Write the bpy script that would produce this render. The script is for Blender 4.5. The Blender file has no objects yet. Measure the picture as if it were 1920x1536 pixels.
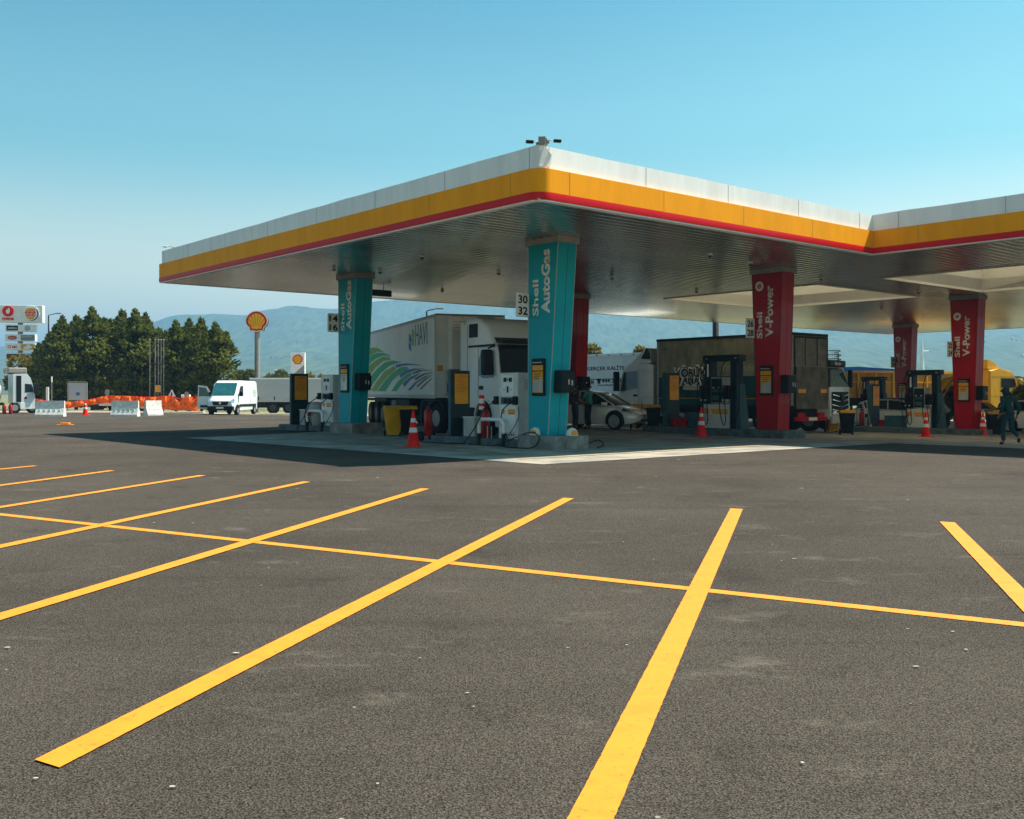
import bpy, bmesh, math, random
from mathutils import Vector, Matrix
random.seed(7)
R = math.radians
scene = bpy.context.scene
col = scene.collection
# ------------------------------------------------------------------ camera
F, HZ, CX, EYE = 1895.0, 737.0, 960.0, 1.5        # focal length and horizon of the 1920 px photograph
cam = bpy.data.cameras.new("camera"); camo = bpy.data.objects.new("camera", cam); col.objects.link(camo)
camo.location = (0, 0, EYE); camo.rotation_euler = (R(90), 0, 0)
cam.sensor_width = 36; cam.lens = F/1920*36; cam.shift_y = (HZ-768)/1920; cam.clip_end = 20000; cam.clip_start = .05
scene.camera = camo
# ------------------------------------------------------------------ sky and sun
VX, VY = .7649, .6442                              # forecourt axes: v = away to the right, u = away to the left
SUN = Vector((VX*.9135+VY*.4067, VY*.9135-VX*.4067, 0)).normalized()*math.cos(R(58.5)); SUN.z = math.sin(R(58.5))
w = bpy.data.worlds.new("World"); scene.world = w; w.use_nodes = True
nt = w.node_tree; bg = nt.nodes['Background']
sky = nt.nodes.new('ShaderNodeTexSky'); sky.sky_type = 'NISHITA'; sky.sun_disc = False
sky.sun_elevation = R(58.5); sky.sun_rotation = math.atan2(SUN.x, SUN.y); sky.air_density = 1.0; sky.dust_density = 2.4; sky.ozone_density = 1.2
tint = nt.nodes.new('ShaderNodeMix'); tint.data_type = 'RGBA'; tint.blend_type = 'MULTIPLY'; tint.inputs[0].default_value = 1
nt.links.new(sky.outputs[0], tint.inputs[6]); 
wc = nt.nodes.new('ShaderNodeTexCoord'); ws = nt.nodes.new('ShaderNodeSeparateXYZ'); nt.links.new(wc.outputs['Generated'], ws.inputs[0])
wr = nt.nodes.new('ShaderNodeValToRGB'); nt.links.new(ws.outputs[2], wr.inputs[0]); we = wr.color_ramp.elements     # hazy band near the horizon, deeper blue above
wr.color_ramp.interpolation = 'EASE'
we[0].position = 0.0; we[0].color = (2.1, 1.5, .84, 1); we[1].position = .42; we[1].color = (.24, .66, .64, 1)
e_ = we.new(.10); e_.color = (1.6, 1.32, .82, 1); e_ = we.new(.24); e_.color = (.50, .90, .72, 1)
wn = nt.nodes.new('ShaderNodeTexNoise'); wn.inputs['Scale'].default_value = 2.2; wn.inputs['Detail'].default_value = 5; wm = nt.nodes.new('ShaderNodeMapping'); wm.inputs['Scale'].default_value = (1, 1, 5)
nt.links.new(wc.outputs['Generated'], wm.inputs[0]); nt.links.new(wm.outputs[0], wn.inputs['Vector'])
wv = nt.nodes.new('ShaderNodeMapRange'); wv.inputs['To Min'].default_value = .94; wv.inputs['To Max'].default_value = 1.06; nt.links.new(wn.outputs['Fac'], wv.inputs['Value'])
wx = nt.nodes.new('ShaderNodeVectorMath'); wx.operation = 'SCALE'; nt.links.new(wr.outputs[0], wx.inputs[0]); nt.links.new(wv.outputs[0], wx.inputs['Scale']); nt.links.new(wx.outputs[0], tint.inputs[7])
nt.links.new(tint.outputs[2], bg.inputs[0]); bg.inputs[1].default_value = .108
sl = bpy.data.lights.new("sun", 'SUN'); sl.energy = 4.9; sl.angle = R(.5); sl.color = (1, .93, .82)
so = bpy.data.objects.new("sun", sl); col.objects.link(so); so.rotation_euler = SUN.to_track_quat('Z', 'Y').to_euler(); so.location = (30, 10, 60)
scene.view_settings.view_transform = 'Standard'; scene.view_settings.look = 'None'
scene.view_settings.exposure = 1.05; scene.view_settings.gamma = 1
scene.render.resolution_x = 1024; scene.render.resolution_y = 819
try:
    scene.cycles.transparent_max_bounces = 12; scene.cycles.volume_bounces = 0
    scene.cycles.volume_step_rate = 10; scene.cycles.volume_max_steps = 16
except Exception: pass
# ------------------------------------------------------------------ materials
MATS = {}
def mat(name, c, rough=.5, metal=0, var=.12, scale=3.0, bump=0, bscale=40, coat=0, spec=.14, stretch=None, dirt=None):
    if name in MATS: return MATS[name]
    m = bpy.data.materials.new(name); m.use_nodes = True; t = m.node_tree; b = t.nodes['Principled BSDF']
    b.inputs['Roughness'].default_value = rough; b.inputs['Metallic'].default_value = metal
    b.inputs['Coat Weight'].default_value = coat; b.inputs['Specular IOR Level'].default_value = spec
    tc = t.nodes.new('ShaderNodeTexCoord'); mp = t.nodes.new('ShaderNodeMapping'); t.links.new(tc.outputs['Object'], mp.inputs[0])
    if stretch: mp.inputs['Scale'].default_value = stretch
    n = t.nodes.new('ShaderNodeTexNoise'); n.inputs['Scale'].default_value = scale; n.inputs['Detail'].default_value = 6; n.inputs['Roughness'].default_value = .65
    t.links.new(mp.outputs[0], n.inputs['Vector'])
    r = t.nodes.new('ShaderNodeValToRGB'); t.links.new(n.outputs['Fac'], r.inputs[0])
    k = dirt or [x*(1-2*var) for x in c]
    r.color_ramp.elements[0].position = .3; r.color_ramp.elements[0].color = (*k, 1)
    r.color_ramp.elements[1].position = .62; r.color_ramp.elements[1].color = (*[min(1, x*(1+.4*var)) for x in c], 1)
    t.links.new(r.outputs[0], b.inputs['Base Color'])
    if bump:
        n2 = t.nodes.new('ShaderNodeTexNoise'); n2.inputs['Scale'].default_value = bscale; n2.inputs['Detail'].default_value = 4
        t.links.new(mp.outputs[0], n2.inputs['Vector'])
        bp = t.nodes.new('ShaderNodeBump'); bp.inputs['Strength'].default_value = bump; bp.inputs['Distance'].default_value = .02
        t.links.new(n2.outputs['Fac'], bp.inputs['Height']); t.links.new(bp.outputs[0], b.inputs['Normal'])
    MATS[name] = m; return m
def M(n): return MATS[n]
mat('white_panel', (.84, .83, .80), .4, var=.07, scale=2.0, bump=.12, bscale=.8, stretch=(1, 1, .2))
mat('yellow_panel', (.97, .35, .0), .6, var=.06, scale=2.2, spec=.15, bump=.05, bscale=.6, stretch=(1, 1, .2))
mat('red_panel', (.62, .008, .014), .33, var=.04, scale=.5, spec=.15)
mat('soffit_metal', (.60, .58, .54), .17, .92, var=.15, scale=.35, bump=.25, bscale=1.6, stretch=(.5, 2.2, 1))
mat('soffit_trim', (.5, .48, .44), .6)
mat('well_white', (.72, .66, .57), .7, var=.04, scale=.5)
mat('teal', (.0, .33, .40), .38, var=.06, scale=.8)
mat('vred', (.38, .004, .008), .34, var=.08, scale=.8, coat=.15)
mat('cap_beige', (.34, .31, .27), .7)
mat('letter_white', (.82, .79, .75), .5, var=.04)
mat('sign_white', (.78, .78, .76), .45, var=.06)
mat('ink', (.012, .014, .016), .5)
mat('black_plastic', (.008, .014, .016), .5, var=.2)
mat('dark_teal_grey', (.014, .040, .046), .5, var=.2)
mat('dark_frame', (.006, .020, .024), .5, var=.2)
mat('slate', (.04, .11, .13), .5, var=.15)
mat('concrete', (.24, .235, .22), .85, var=.3, scale=2.5, bump=.5, bscale=14)
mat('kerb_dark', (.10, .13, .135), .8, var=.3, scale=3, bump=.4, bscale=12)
mat('dispenser_white', (.62, .62, .60), .35, var=.07)
mat('pale_grey', (.42, .42, .40), .55, var=.1)
mat('mid_grey', (.22, .22, .22), .6, var=.12)
mat('orange_print', (.80, .33, .015), .4, var=.08, scale=5)
mat('orange_text', (.62, .12, .02), .4)
mat('blue_print', (.05, .14, .35), .4)
mat('hose', (.008, .009, .010), .45)
mat('cone_red', (.80, .012, .008), .55, var=.15, scale=4)
mat('cone_white', (.70, .70, .68), .45, var=.12, scale=6)
mat('bin_yellow', (.62, .30, .008), .5, var=.12)
mat('bin_black', (.006, .010, .012), .55, var=.2)
mat('ext_red', (.42, .012, .012), .35, coat=.3)
mat('rubber', (.012, .014, .015), .8, bump=.3, bscale=60)
mat('rim_silver', (.42, .43, .44), .35, .6)
mat('rim_dark', (.05, .055, .06), .5, .4)
mat('chrome', (.75, .76, .77), .15, 1, var=.02)
mat('glass_dark', (.012, .02, .024), .06, var=.05, spec=.8)
mat('glass_teal', (.02, .12, .13), .1, var=.2, spec=.7)
mat('truck_white', (.66, .68, .67), .28, var=.06, coat=.4, scale=.8)
mat('trailer_white', (.60, .63, .62), .42, var=.07, scale=.8)
mat('van_white', (.76, .76, .75), .3, var=.03, coat=.4)
mat('car_silver', (.74, .74, .72), .28, .1, var=.03, coat=.6)
mat('car_white', (.62, .64, .64), .25, var=.03, coat=.6)
mat('chassis', (.018, .026, .030), .7, var=.2)
mat('khaki_tarp', (.30, .28, .19), .6, var=.35, scale=1.4, dirt=(.12, .135, .095), stretch=(1, 1, .5))
mat('teal_tarp', (.010, .075, .085), .55, var=.25, scale=1.4)
mat('grey_steel', (.16, .155, .14), .5, .2, var=.25, scale=2)
mat('tail_lift', (.12, .115, .10), .6, .1, var=.3, scale=2)
mat('outline_cream', (.50, .47, .36), .6)
mat('curtain_grey', (.40, .43, .44), .55, var=.05, scale=.7)
mat('havi_green', (.0, .34, .15), .5); mat('havi_olive', (.16, .32, .05), .4); mat('havi_blue', (.0, .15, .36), .5); mat('havi_dark', (.01, .06, .08), .4)
mat('truck_yellow', (.78, .38, .012), .3, var=.06, coat=.4)
mat('ochre_body', (.52, .25, .03), .5, var=.2, scale=1.5)
mat('tarp_blue', (.012, .09, .30), .45, var=.15)
mat('pole_steel', (.30, .29, .27), .5, .3, var=.1)
mat('dark_pole', (.05, .055, .055), .5, .3)
mat('skin', (.30, .16, .10), .6); mat('hair', (.015, .010, .008), .7)
mat('shirt_teal', (.06, .26, .25), .85, bump=.2, bscale=20); mat('shirt_brown', (.07, .035, .025), .85); mat('trouser_dark', (.012, .018, .020), .85)
mat('work_suit', (.015, .055, .062), .8, bump=.3, bscale=12); mat('shirt_grey', (.33, .33, .32), .85); mat('jeans', (.03, .05, .08), .85)
mat('shoe', (.015, .015, .016), .6)
mat('net_orange', (.90, .14, .015), .7, var=.25, scale=5)
mat('barrier_white', (.74, .70, .64), .7, var=.2, scale=4)
mat('bark', (.06, .042, .03), .9)
mat('earth', (.42, .34, .25), .95, var=.3, scale=1.2, bump=.6, bscale=6)
mat('tank_cream', (.60, .58, .54), .4, var=.08)
mat('litter', (.42, .39, .33), .8)
mat('window_dark', (.03, .045, .05), .2)
mat('stone_wall', (.36, .33, .28), .85, var=.12, scale=1)
def foliage(name, a, b):
    m = bpy.data.materials.new(name); m.use_nodes = True; t = m.node_tree; p = t.nodes['Principled BSDF']
    g = t.nodes.new('ShaderNodeNewGeometry'); r = t.nodes.new('ShaderNodeValToRGB')
    t.links.new(g.outputs['Random Per Island'], r.inputs[0]); r.color_ramp.elements[0].color = (*a, 1); r.color_ramp.elements[1].color = (*b, 1)
    t.links.new(r.outputs[0], p.inputs['Base Color']); p.inputs['Roughness'].default_value = .75; p.inputs['Specular IOR Level'].default_value = .2
    tl_ = t.nodes.new('ShaderNodeBsdfTranslucent'); t.links.new(r.outputs[0], tl_.inputs[0]); mx = t.nodes.new('ShaderNodeMixShader'); mx.inputs[0].default_value = .38
    t.links.new(p.outputs[0], mx.inputs[1]); t.links.new(tl_.outputs[0], mx.inputs[2]); t.links.new(mx.outputs[0], t.nodes['Material Output'].inputs[0])
    MATS[name] = m
mat('shell_yellow', (.90, .46, .01), .4, var=.04)
foliage('conifer_leaf', (.035, .065, .012), (.26, .27, .05)); foliage('olive_leaf', (.14, .13, .03), (.34, .26, .06)); foliage('bush_leaf', (.06, .08, .02), (.20, .19, .05))
def asphalt():
    m = bpy.data.materials.new('asphalt'); m.use_nodes = True; t = m.node_tree; b = t.nodes['Principled BSDF']; L = t.links.new
    tc = t.nodes.new('ShaderNodeTexCoord')
    def noise(s, d=4, r=.6):
        n = t.nodes.new('ShaderNodeTexNoise'); n.inputs['Scale'].default_value = s; n.inputs['Detail'].default_value = d; n.inputs['Roughness'].default_value = r; L(tc.outputs['Object'], n.inputs['Vector']); return n
    def ramp(src, p0, c0, p1, c1):
        r = t.nodes.new('ShaderNodeValToRGB'); r.color_ramp.elements[0].position = p0; r.color_ramp.elements[0].color = (*c0, 1); r.color_ramp.elements[1].position = p1; r.color_ramp.elements[1].color = (*c1, 1); L(src, r.inputs[0]); return r
    def mixc(a, b_, f, mode='MIX'):
        x = t.nodes.new('ShaderNodeMix'); x.data_type = 'RGBA'; x.blend_type = mode
        L(a, x.inputs[6]); L(b_, x.inputs[7])
        if isinstance(f, float): x.inputs[0].default_value = f
        else: L(f, x.inputs[0])
        return x.outputs[2]
    big = ramp(noise(.22, 6, .6).outputs['Fac'], .28, (.058, .048, .040), .72, (.104, .086, .071))
    vo = t.nodes.new('ShaderNodeTexVoronoi'); vo.inputs['Scale'].default_value = 130; L(tc.outputs['Object'], vo.inputs['Vector'])
    sep = t.nodes.new('ShaderNodeSeparateColor'); L(vo.outputs['Color'], sep.inputs[0])
    st = ramp(sep.outputs[0], .0, (.45, .45, .45), 1, (1.55, 1.5, 1.45))
    c = mixc(big.outputs[0], st.outputs[0], 1.0, 'MULTIPLY')
    pit = ramp(noise(95, 3, .7).outputs['Fac'], .38, (.22, .22, .22), .50, (1, 1, 1)); c = mixc(c, pit.outputs[0], 1.0, 'MULTIPLY')
    mq = t.nodes.new('ShaderNodeMapping'); mq.inputs['Rotation'].default_value = (0, 0, R(-32)); mq.inputs['Scale'].default_value = (.09, 1.5, 1); L(tc.outputs['Object'], mq.inputs[0])
    nq = t.nodes.new('ShaderNodeTexNoise'); nq.inputs['Scale'].default_value = 1.4; nq.inputs['Detail'].default_value = 7; nq.inputs['Roughness'].default_value = .6; nq.inputs['Distortion'].default_value = .4; L(mq.outputs[0], nq.inputs['Vector'])
    c = mixc(c, ramp(nq.outputs['Fac'], .30, (.86, .86, .87), .50, (1, 1, 1)).outputs[0], 1.0, 'MULTIPLY')
    c = mixc(c, ramp(noise(.9, 8, .7).outputs['Fac'], .27, (.62, .62, .62), .42, (1, 1, 1)).outputs[0], 1.0, 'MULTIPLY')
    # scuffs: pale dusty streaks
    mp = t.nodes.new('ShaderNodeMapping'); mp.inputs['Rotation'].default_value = (0, 0, R(35)); mp.inputs['Scale'].default_value = (.8, 1.3, 1); L(tc.outputs['Object'], mp.inputs[0])
    ns = t.nodes.new('ShaderNodeTexNoise'); ns.inputs['Scale'].default_value = 1.3; ns.inputs['Detail'].default_value = 8; ns.inputs['Roughness'].default_value = .72; L(mp.outputs[0], ns.inputs['Vector'])
    sc = ramp(ns.outputs['Fac'], .575, (0, 0, 0), .80, (.75, .75, .75))
    col_ = t.nodes.new('ShaderNodeRGB'); col_.outputs[0].default_value = (.20, .17, .135, 1)
    c = mixc(c, col_.outputs[0], sc.outputs[0])
    v2 = t.nodes.new('ShaderNodeTexVoronoi'); v2.inputs['Scale'].default_value = 2.6; v2.inputs['Randomness'].default_value = 1; L(tc.outputs['Object'], v2.inputs['Vector'])
    sp = ramp(v2.outputs['Distance'], .02, (.8, .8, .8), .035, (0, 0, 0)); col2 = t.nodes.new('ShaderNodeRGB'); col2.outputs[0].default_value = (.34, .31, .26, 1)
    c = mixc(c, col2.outputs[0], sp.outputs[0])
    L(c, b.inputs['Base Color']); b.inputs['Roughness'].default_value = .95; b.inputs['Specular IOR Level'].default_value = .08
    bp = t.nodes.new('ShaderNodeBump'); bp.inputs['Strength'].default_value = .8; bp.inputs['Distance'].default_value = .008
    ad = t.nodes.new('ShaderNodeMath'); ad.operation = 'ADD'; L(vo.outputs['Distance'], ad.inputs[0]); L(noise(95, 3, .7).outputs['Fac'], ad.inputs[1])
    L(ad.outputs[0], bp.inputs['Height']); L(bp.outputs[0], b.inputs['Normal'])
    MATS['asphalt'] = m
asphalt()
def road_paint(name, c, under, thr=.40):
    m = bpy.data.materials.new(name); m.use_nodes = True; t = m.node_tree; b = t.nodes['Principled BSDF']; L = t.links.new
    tc = t.nodes.new('ShaderNodeTexCoord')
    n = t.nodes.new('ShaderNodeTexNoise'); n.inputs['Scale'].default_value = 26; n.inputs['Detail'].default_value = 6; n.inputs['Roughness'].default_value = .75; L(tc.outputs['Object'], n.inputs['Vector'])
    r = t.nodes.new('ShaderNodeValToRGB'); L(n.outputs['Fac'], r.inputs[0]); e = r.color_ramp.elements
    e[0].position = thr-.10; e[0].color = (.09, .075, .055, 1); e[1].position = thr+.02; e[1].color = (*c, 1); q_ = e.new(thr-.05); q_.color = (*under, 1)
    n2 = t.nodes.new('ShaderNodeTexNoise'); n2.inputs['Scale'].default_value = 4.5; n2.inputs['Detail'].default_value = 8; n2.inputs['Roughness'].default_value = .8; L(tc.outputs['Object'], n2.inputs['Vector'])
    r2 = t.nodes.new('ShaderNodeValToRGB'); L(n2.outputs['Fac'], r2.inputs[0]); r2.color_ramp.elements[0].position = .36; r2.color_ramp.elements[0].color = (.98, .84, .7, 1); r2.color_ramp.elements[1].position = .56; r2.color_ramp.elements[1].color = (1, 1, 1, 1)
    x = t.nodes.new('ShaderNodeMix'); x.data_type = 'RGBA'; x.blend_type = 'MULTIPLY'; x.inputs[0].default_value = 1; L(r.outputs[0], x.inputs[6]); L(r2.outputs[0], x.inputs[7])
    L(x.outputs[2], b.inputs['Base Color']); b.inputs['Roughness'].default_value = .7
    bp = t.nodes.new('ShaderNodeBump'); bp.inputs['Strength'].default_value = .5; bp.inputs['Distance'].default_value = .004; L(n.outputs['Fac'], bp.inputs['Height']); L(bp.outputs[0], b.inputs['Normal'])
    MATS[name] = m
road_paint('line_yellow', (.70, .24, .002), (.48, .15, .01)); road_paint('line_worn', (.46, .30, .06), (.16, .13, .08), .5)
# ------------------------------------------------------------------ helpers
class MB:
    def __init__(s): s.bm = bmesh.new()
    def box(s, x0, x1, y0, y1, z0, z1, bev=0, seg=2):
        vs = [s.bm.verts.new((x, y, z)) for x in (x0, x1) for y in (y0, y1) for z in (z0, z1)]
        f = [s.bm.faces.new([vs[i] for i in q]) for q in ((0, 1, 3, 2), (4, 6, 7, 5), (0, 4, 5, 1), (2, 3, 7, 6), (0, 2, 6, 4), (1, 5, 7, 3))]
        if bev:
            es = list({e for q in f for e in q.edges}); bmesh.ops.bevel(s.bm, geom=es, offset=bev, segments=seg, affect='EDGES', profile=.5)
        return s
    def hexa(s, p):      # eight points: bottom ring 0-3, top ring 4-7
        vs = [s.bm.verts.new(q) for q in p]
        for q in ((3, 2, 1, 0), (4, 5, 6, 7), (0, 1, 5, 4), (1, 2, 6, 5), (2, 3, 7, 6), (3, 0, 4, 7)): s.bm.faces.new([vs[i] for i in q])
        return s
    def poly(s, pts, ext):  # polygon (3D points) swept along ext
        e = Vector(ext); a = [s.bm.verts.new(Vector(p)) for p in pts]; b = [s.bm.verts.new(Vector(p)+e) for p in pts]; n = len(a)
        s.bm.faces.new(a[::-1]); s.bm.faces.new(b)
        for i in range(n): s.bm.faces.new((a[i], a[(i+1) % n], b[(i+1) % n], b[i]))
        return s
    def face(s, pts): s.bm.faces.new([s.bm.verts.new(Vector(p)) for p in pts]); return s
    def rings(s, rs, cap=True, closed=True):
        V = [[s.bm.verts.new(Vector(p)) for p in r] for r in rs]; n = len(V[0])
        for a, b in zip(V[:-1], V[1:]):
            for i in range(n if closed else n-1): s.bm.faces.new((a[i], a[(i+1) % n], b[(i+1) % n], b[i]))
        if cap and closed: s.bm.faces.new(V[0][::-1]); s.bm.faces.new(V[-1])
        return s
    def tube(s, pts, r, seg=8):
        P = [Vector(p) for p in pts]; rs = []; up = Vector((0, 0, 1)); prev = None
        for i, p in enumerate(P):
            d = (P[min(i+1, len(P)-1)]-P[max(i-1, 0)]).normalized()
            if prev is None: a = d.cross(up); a = a if a.length > .05 else d.cross(Vector((1, 0, 0)))
            else: a = prev-d*prev.dot(d)
            a.normalize(); b = d.cross(a); prev = a; q = r[i] if isinstance(r, (list, tuple)) else r
            rs.append([p+(a*math.cos(t)+b*math.sin(t))*q for t in [2*math.pi*k/seg for k in range(seg)]])
        return s.rings(rs)
    def cyl(s, p0, p1, r0, r1=None, seg=16): return s.tube([p0, p1], [r0, r0 if r1 is None else r1], seg)
    def curve(s, pts, r, seg=6, sub=6):
        P = [Vector(p) for p in pts]; P = [P[0]]+P+[P[-1]]; out = []
        for i in range(1, len(P)-2):
            for k in range(sub):
                t = k/sub; a, b, c, d = P[i-1], P[i], P[i+1], P[i+2]
                out.append(.5*((2*b)+(c-a)*t+(2*a-5*b+4*c-d)*t*t+(3*b-a-3*c+d)*t**3))
        out.append(P[-2]); return s.tube(out, r, seg)
    def lathe(s, prof, c=(0, 0, 0), ax='z', seg=20, cap=True):
        c = Vector(c); rs = []
        for r, h in prof:
            ring = []
            for k in range(seg):
                t = 2*math.pi*k/seg; a, b = r*math.cos(t), r*math.sin(t)
                ring.append(c+(Vector((a, b, h)) if ax == 'z' else Vector((a, h, b)) if ax == 'y' else Vector((h, a, b))))
            rs.append(ring)
        return s.rings(rs, cap)
    def build(s, name, m, parent=None, smooth=False, label=None):
        bmesh.ops.recalc_face_normals(s.bm, faces=s.bm.faces[:])
        me = bpy.data.meshes.new(name); s.bm.to_mesh(me); s.bm.free()
        me.materials.append(M(m) if isinstance(m, str) else m)
        if smooth:
            for p in me.polygons: p.use_smooth = True
            try: me.set_sharp_from_angle(angle=R(40))
            except Exception: pass
        o = bpy.data.objects.new(name, me); col.objects.link(o)
        if parent: o.parent = parent
        if label: o['label'] = label
        return o
def thing(name, label, cat, loc=(0, 0, 0), rz=0, group=None):
    o = bpy.data.objects.new(name, None); o.empty_display_size = .3; col.objects.link(o); o.location = loc; o.rotation_euler = (0, 0, rz)
    o['label'] = label; o['category'] = cat
    if group: o['group'] = group
    return o
def tag(o, label, cat, group=None):
    o['label'] = label; o['category'] = cat
    if group: o['group'] = group
    return o
def struct(o): o['kind'] = 'structure'; return o
def kids(o): return [c for c in bpy.data.objects if c.parent == o]
def copy_tree(o, loc=None, rz=None, label=None, parent=None, sc=None):
    c = o.copy(); col.objects.link(c)
    if parent: c.parent = parent
    if loc is not None: c.location = loc
    if rz is not None: c.rotation_euler = (0, 0, rz)
    if label: c['label'] = label
    if sc: c.scale = sc
    for k in kids(o): copy_tree(k, parent=c)
    return c
def ground(x, y):        # gentle falls of the paved ground
    lx = (x-.57)*VX+(y-21.7)*VY
    t = min(1, max(0, (lx-12)/16)); t = t*t*(3-2*t)
    return .22*math.exp(-((x+2)**2+(y-41)**2)/50)-.3*t
def at(px, d, dz=0):     # a ground point at depth d in the direction of a pixel column
    x = (px-CX)/F*d; return Vector((x, d, ground(x, d)+dz))
def gp(px, py): d = F*EYE/(py-HZ); return Vector(((px-CX)/F*d, d, 0))
C0 = Vector((.57, 21.7, 0)); ROT = math.atan2(VY, VX)
def loc2w(lx, ly, z=None):
    x = C0.x+lx*VX-ly*VY; y = C0.y+lx*VY+ly*VX; return Vector((x, y, ground(x, y) if z is None else z))
def txt(body, origin, a, b, W, H, m, parent, name='lettering', bold=0, thick=.006, align='l', shear=0, label=None, spacing=1):
    cu = bpy.data.curves.new(name, 'FONT'); cu.body = body; cu.size = 1; cu.offset = bold; cu.shear = shear; cu.resolution_u = 3; cu.space_character = spacing
    t = bpy.data.objects.new(name, cu); col.objects.link(t); bpy.context.view_layer.update()
    me = bpy.data.meshes.new_from_object(t); bpy.data.objects.remove(t)
    xs = [v.co.x for v in me.vertices]; ys = [v.co.y for v in me.vertices]
    x0, x1, y0, y1 = min(xs), max(xs), min(ys), max(ys); a = Vector(a).normalized(); b = Vector(b).normalized(); n = a.cross(b); o = Vector(origin)
    for v in me.vertices: v.co = o+a*((v.co.x-x0)/(x1-x0)*W)+b*((v.co.y-y0)/(y1-y0)*H)
    bm = bmesh.new(); bm.from_mesh(me)
    ret = bmesh.ops.extrude_face_region(bm, geom=bm.faces[:])
    for g in ret['geom']:
        if isinstance(g, bmesh.types.BMVert): g.co += n*thick
    bmesh.ops.recalc_face_normals(bm, faces=bm.faces[:])
    bm.to_mesh(me); bm.free(); me.materials.clear(); me.materials.append(M(m)); me.name = name
    ob = bpy.data.objects.new(name, me); col.objects.link(ob); ob.parent = parent
    if label: ob['label'] = label
    return ob
def flat(pts, origin, a, b, m, parent, name, thick=.005, lift=0, label=None):   # 2D outline laid on a surface
    o = Vector(origin); a = Vector(a).normalized(); b = Vector(b).normalized(); n = a.cross(b)
    return MB().poly([o+a*p+b*q+n*lift for p, q in pts], n*thick).build(name, m, parent, label=label)
def multiflat(polys, origin, a, b, m, parent, name, thick=.005, lift=0):
    o = Vector(origin); a = Vector(a).normalized(); b = Vector(b).normalized(); n = a.cross(b); mb = MB()
    for pts in polys: mb.poly([o+a*p+b*q+n*lift for p, q in pts], n*thick)
    return mb.build(name, m, parent)
def rect(x0, x1, y0, y1): return [(x0, y0), (x1, y0), (x1, y1), (x0, y1)]
def disc(cx, cy, r, n=20, ry=None): return [(cx+r*math.cos(2*math.pi*k/n), cy+(ry or r)*math.sin(2*math.pi*k/n)) for k in range(n)]
def shell_outline(s, cx=0, cy=0):
    pts = [(math.cos(R(t)), .98*math.sin(R(t))) for t in range(-18, 199, 9)]
    pts = [(x*(1+.025*math.cos(R(8*math.degrees(math.atan2(y+.75, x))))), y) for x, y in pts]
    pts += [(-.66, -.56), (-.60, -.88), (-.22, -.86), (0, -.95), (.22, -.86), (.60, -.88), (.66, -.56)]
    return [(cx+x*s, cy+y*s) for x, y in pts]
def shell(s, origin, a, b, parent, border='red_panel', rays=True):
    flat(shell_outline(s), origin, a, b, border, parent, 'emblem_border', .012)
    flat(shell_outline(s*.79), origin, a, b, 'shell_yellow', parent, 'emblem_shell', .012, .013)
    if rays:
        P = []
        for t in (32, 50, 67, 82, 98, 113, 130, 148):
            c, q = math.cos(R(t)), math.sin(R(t)); ln = 1.42 if 60 < t < 120 else 1.22; bx, by = .30*c*s, (-.62+.18*q)*s
            ex, ey = ln*c*s*.93, (-.72+ln*q)*s; nx, ny = -q*s, c*s
            P.append([(bx-nx*.012, by-ny*.012), (ex-nx*.035, ey-ny*.035), (ex+nx*.035, ey+ny*.035), (bx+nx*.012, by+ny*.012)])
        multiflat(P, origin, a, b, border, parent, 'emblem_rays', .006, .026)
# ------------------------------------------------------------------ setting: ground, hills
def sheet(name, xs, ys, m, dz, keep=None, fn=None):
    fn = fn or (lambda x, y: (x, y, ground(x, y)+dz)); bm = bmesh.new(); V = {}
    for i in range(len(xs)-1):
        for j in range(len(ys)-1):
            if keep and not keep((xs[i]+xs[i+1])/2, (ys[j]+ys[j+1])/2): continue
            q = []
            for a, b in ((i, j), (i+1, j), (i+1, j+1), (i, j+1)):
                if (a, b) not in V: V[a, b] = bm.verts.new(fn(xs[a], ys[b]))
                q.append(V[a, b])
            bm.faces.new(q)
    me = bpy.data.meshes.new(name); bm.to_mesh(me); bm.free(); me.materials.append(M(m))
    o = bpy.data.objects.new(name, me); col.objects.link(o); return struct(o)
def frange(a, b, n): return [a+(b-a)*i/n for i in range(n+1)]
mat('dry_ground', (.20, .18, .10), .95, var=.35, scale=.12, dirt=(.06, .09, .03))
sheet('ground', [-6000, -2500, -900, -400, -200]+frange(-140, 140, 140)+[200, 400, 900, 2500, 6000], [-300, -60]+frange(-20, 110, 65)+[140, 200, 400, 900, 2500, 7000], 'dry_ground', -.05)
sheet('asphalt_forecourt', frange(-140, 90, 230), frange(-20, 79, 99), 'asphalt', 0)
sheet('earth_verge', frange(-60, -8, 40), frange(78, 90, 6), 'earth', .004)
def pad_fn(lx, ly): p = loc2w(lx, ly); return (p.x, p.y, p.z+.010)
def pad_keep(lx, ly): return ly > -.55 or lx > 14.0
def pad_fn2(lx, ly):
    e = -.9*max(0, (ly+.8))/17 if lx < -.2 else 0
    return pad_fn(lx+e, ly)
sheet('concrete_apron', [-.3]+frange(.7, 52.7, 52), frange(-13.8, -.8, 13)+[-.5]+frange(.2, 16.2, 16), 'concrete_apron' if 0 else 'concrete', 0, pad_keep, pad_fn2)
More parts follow.
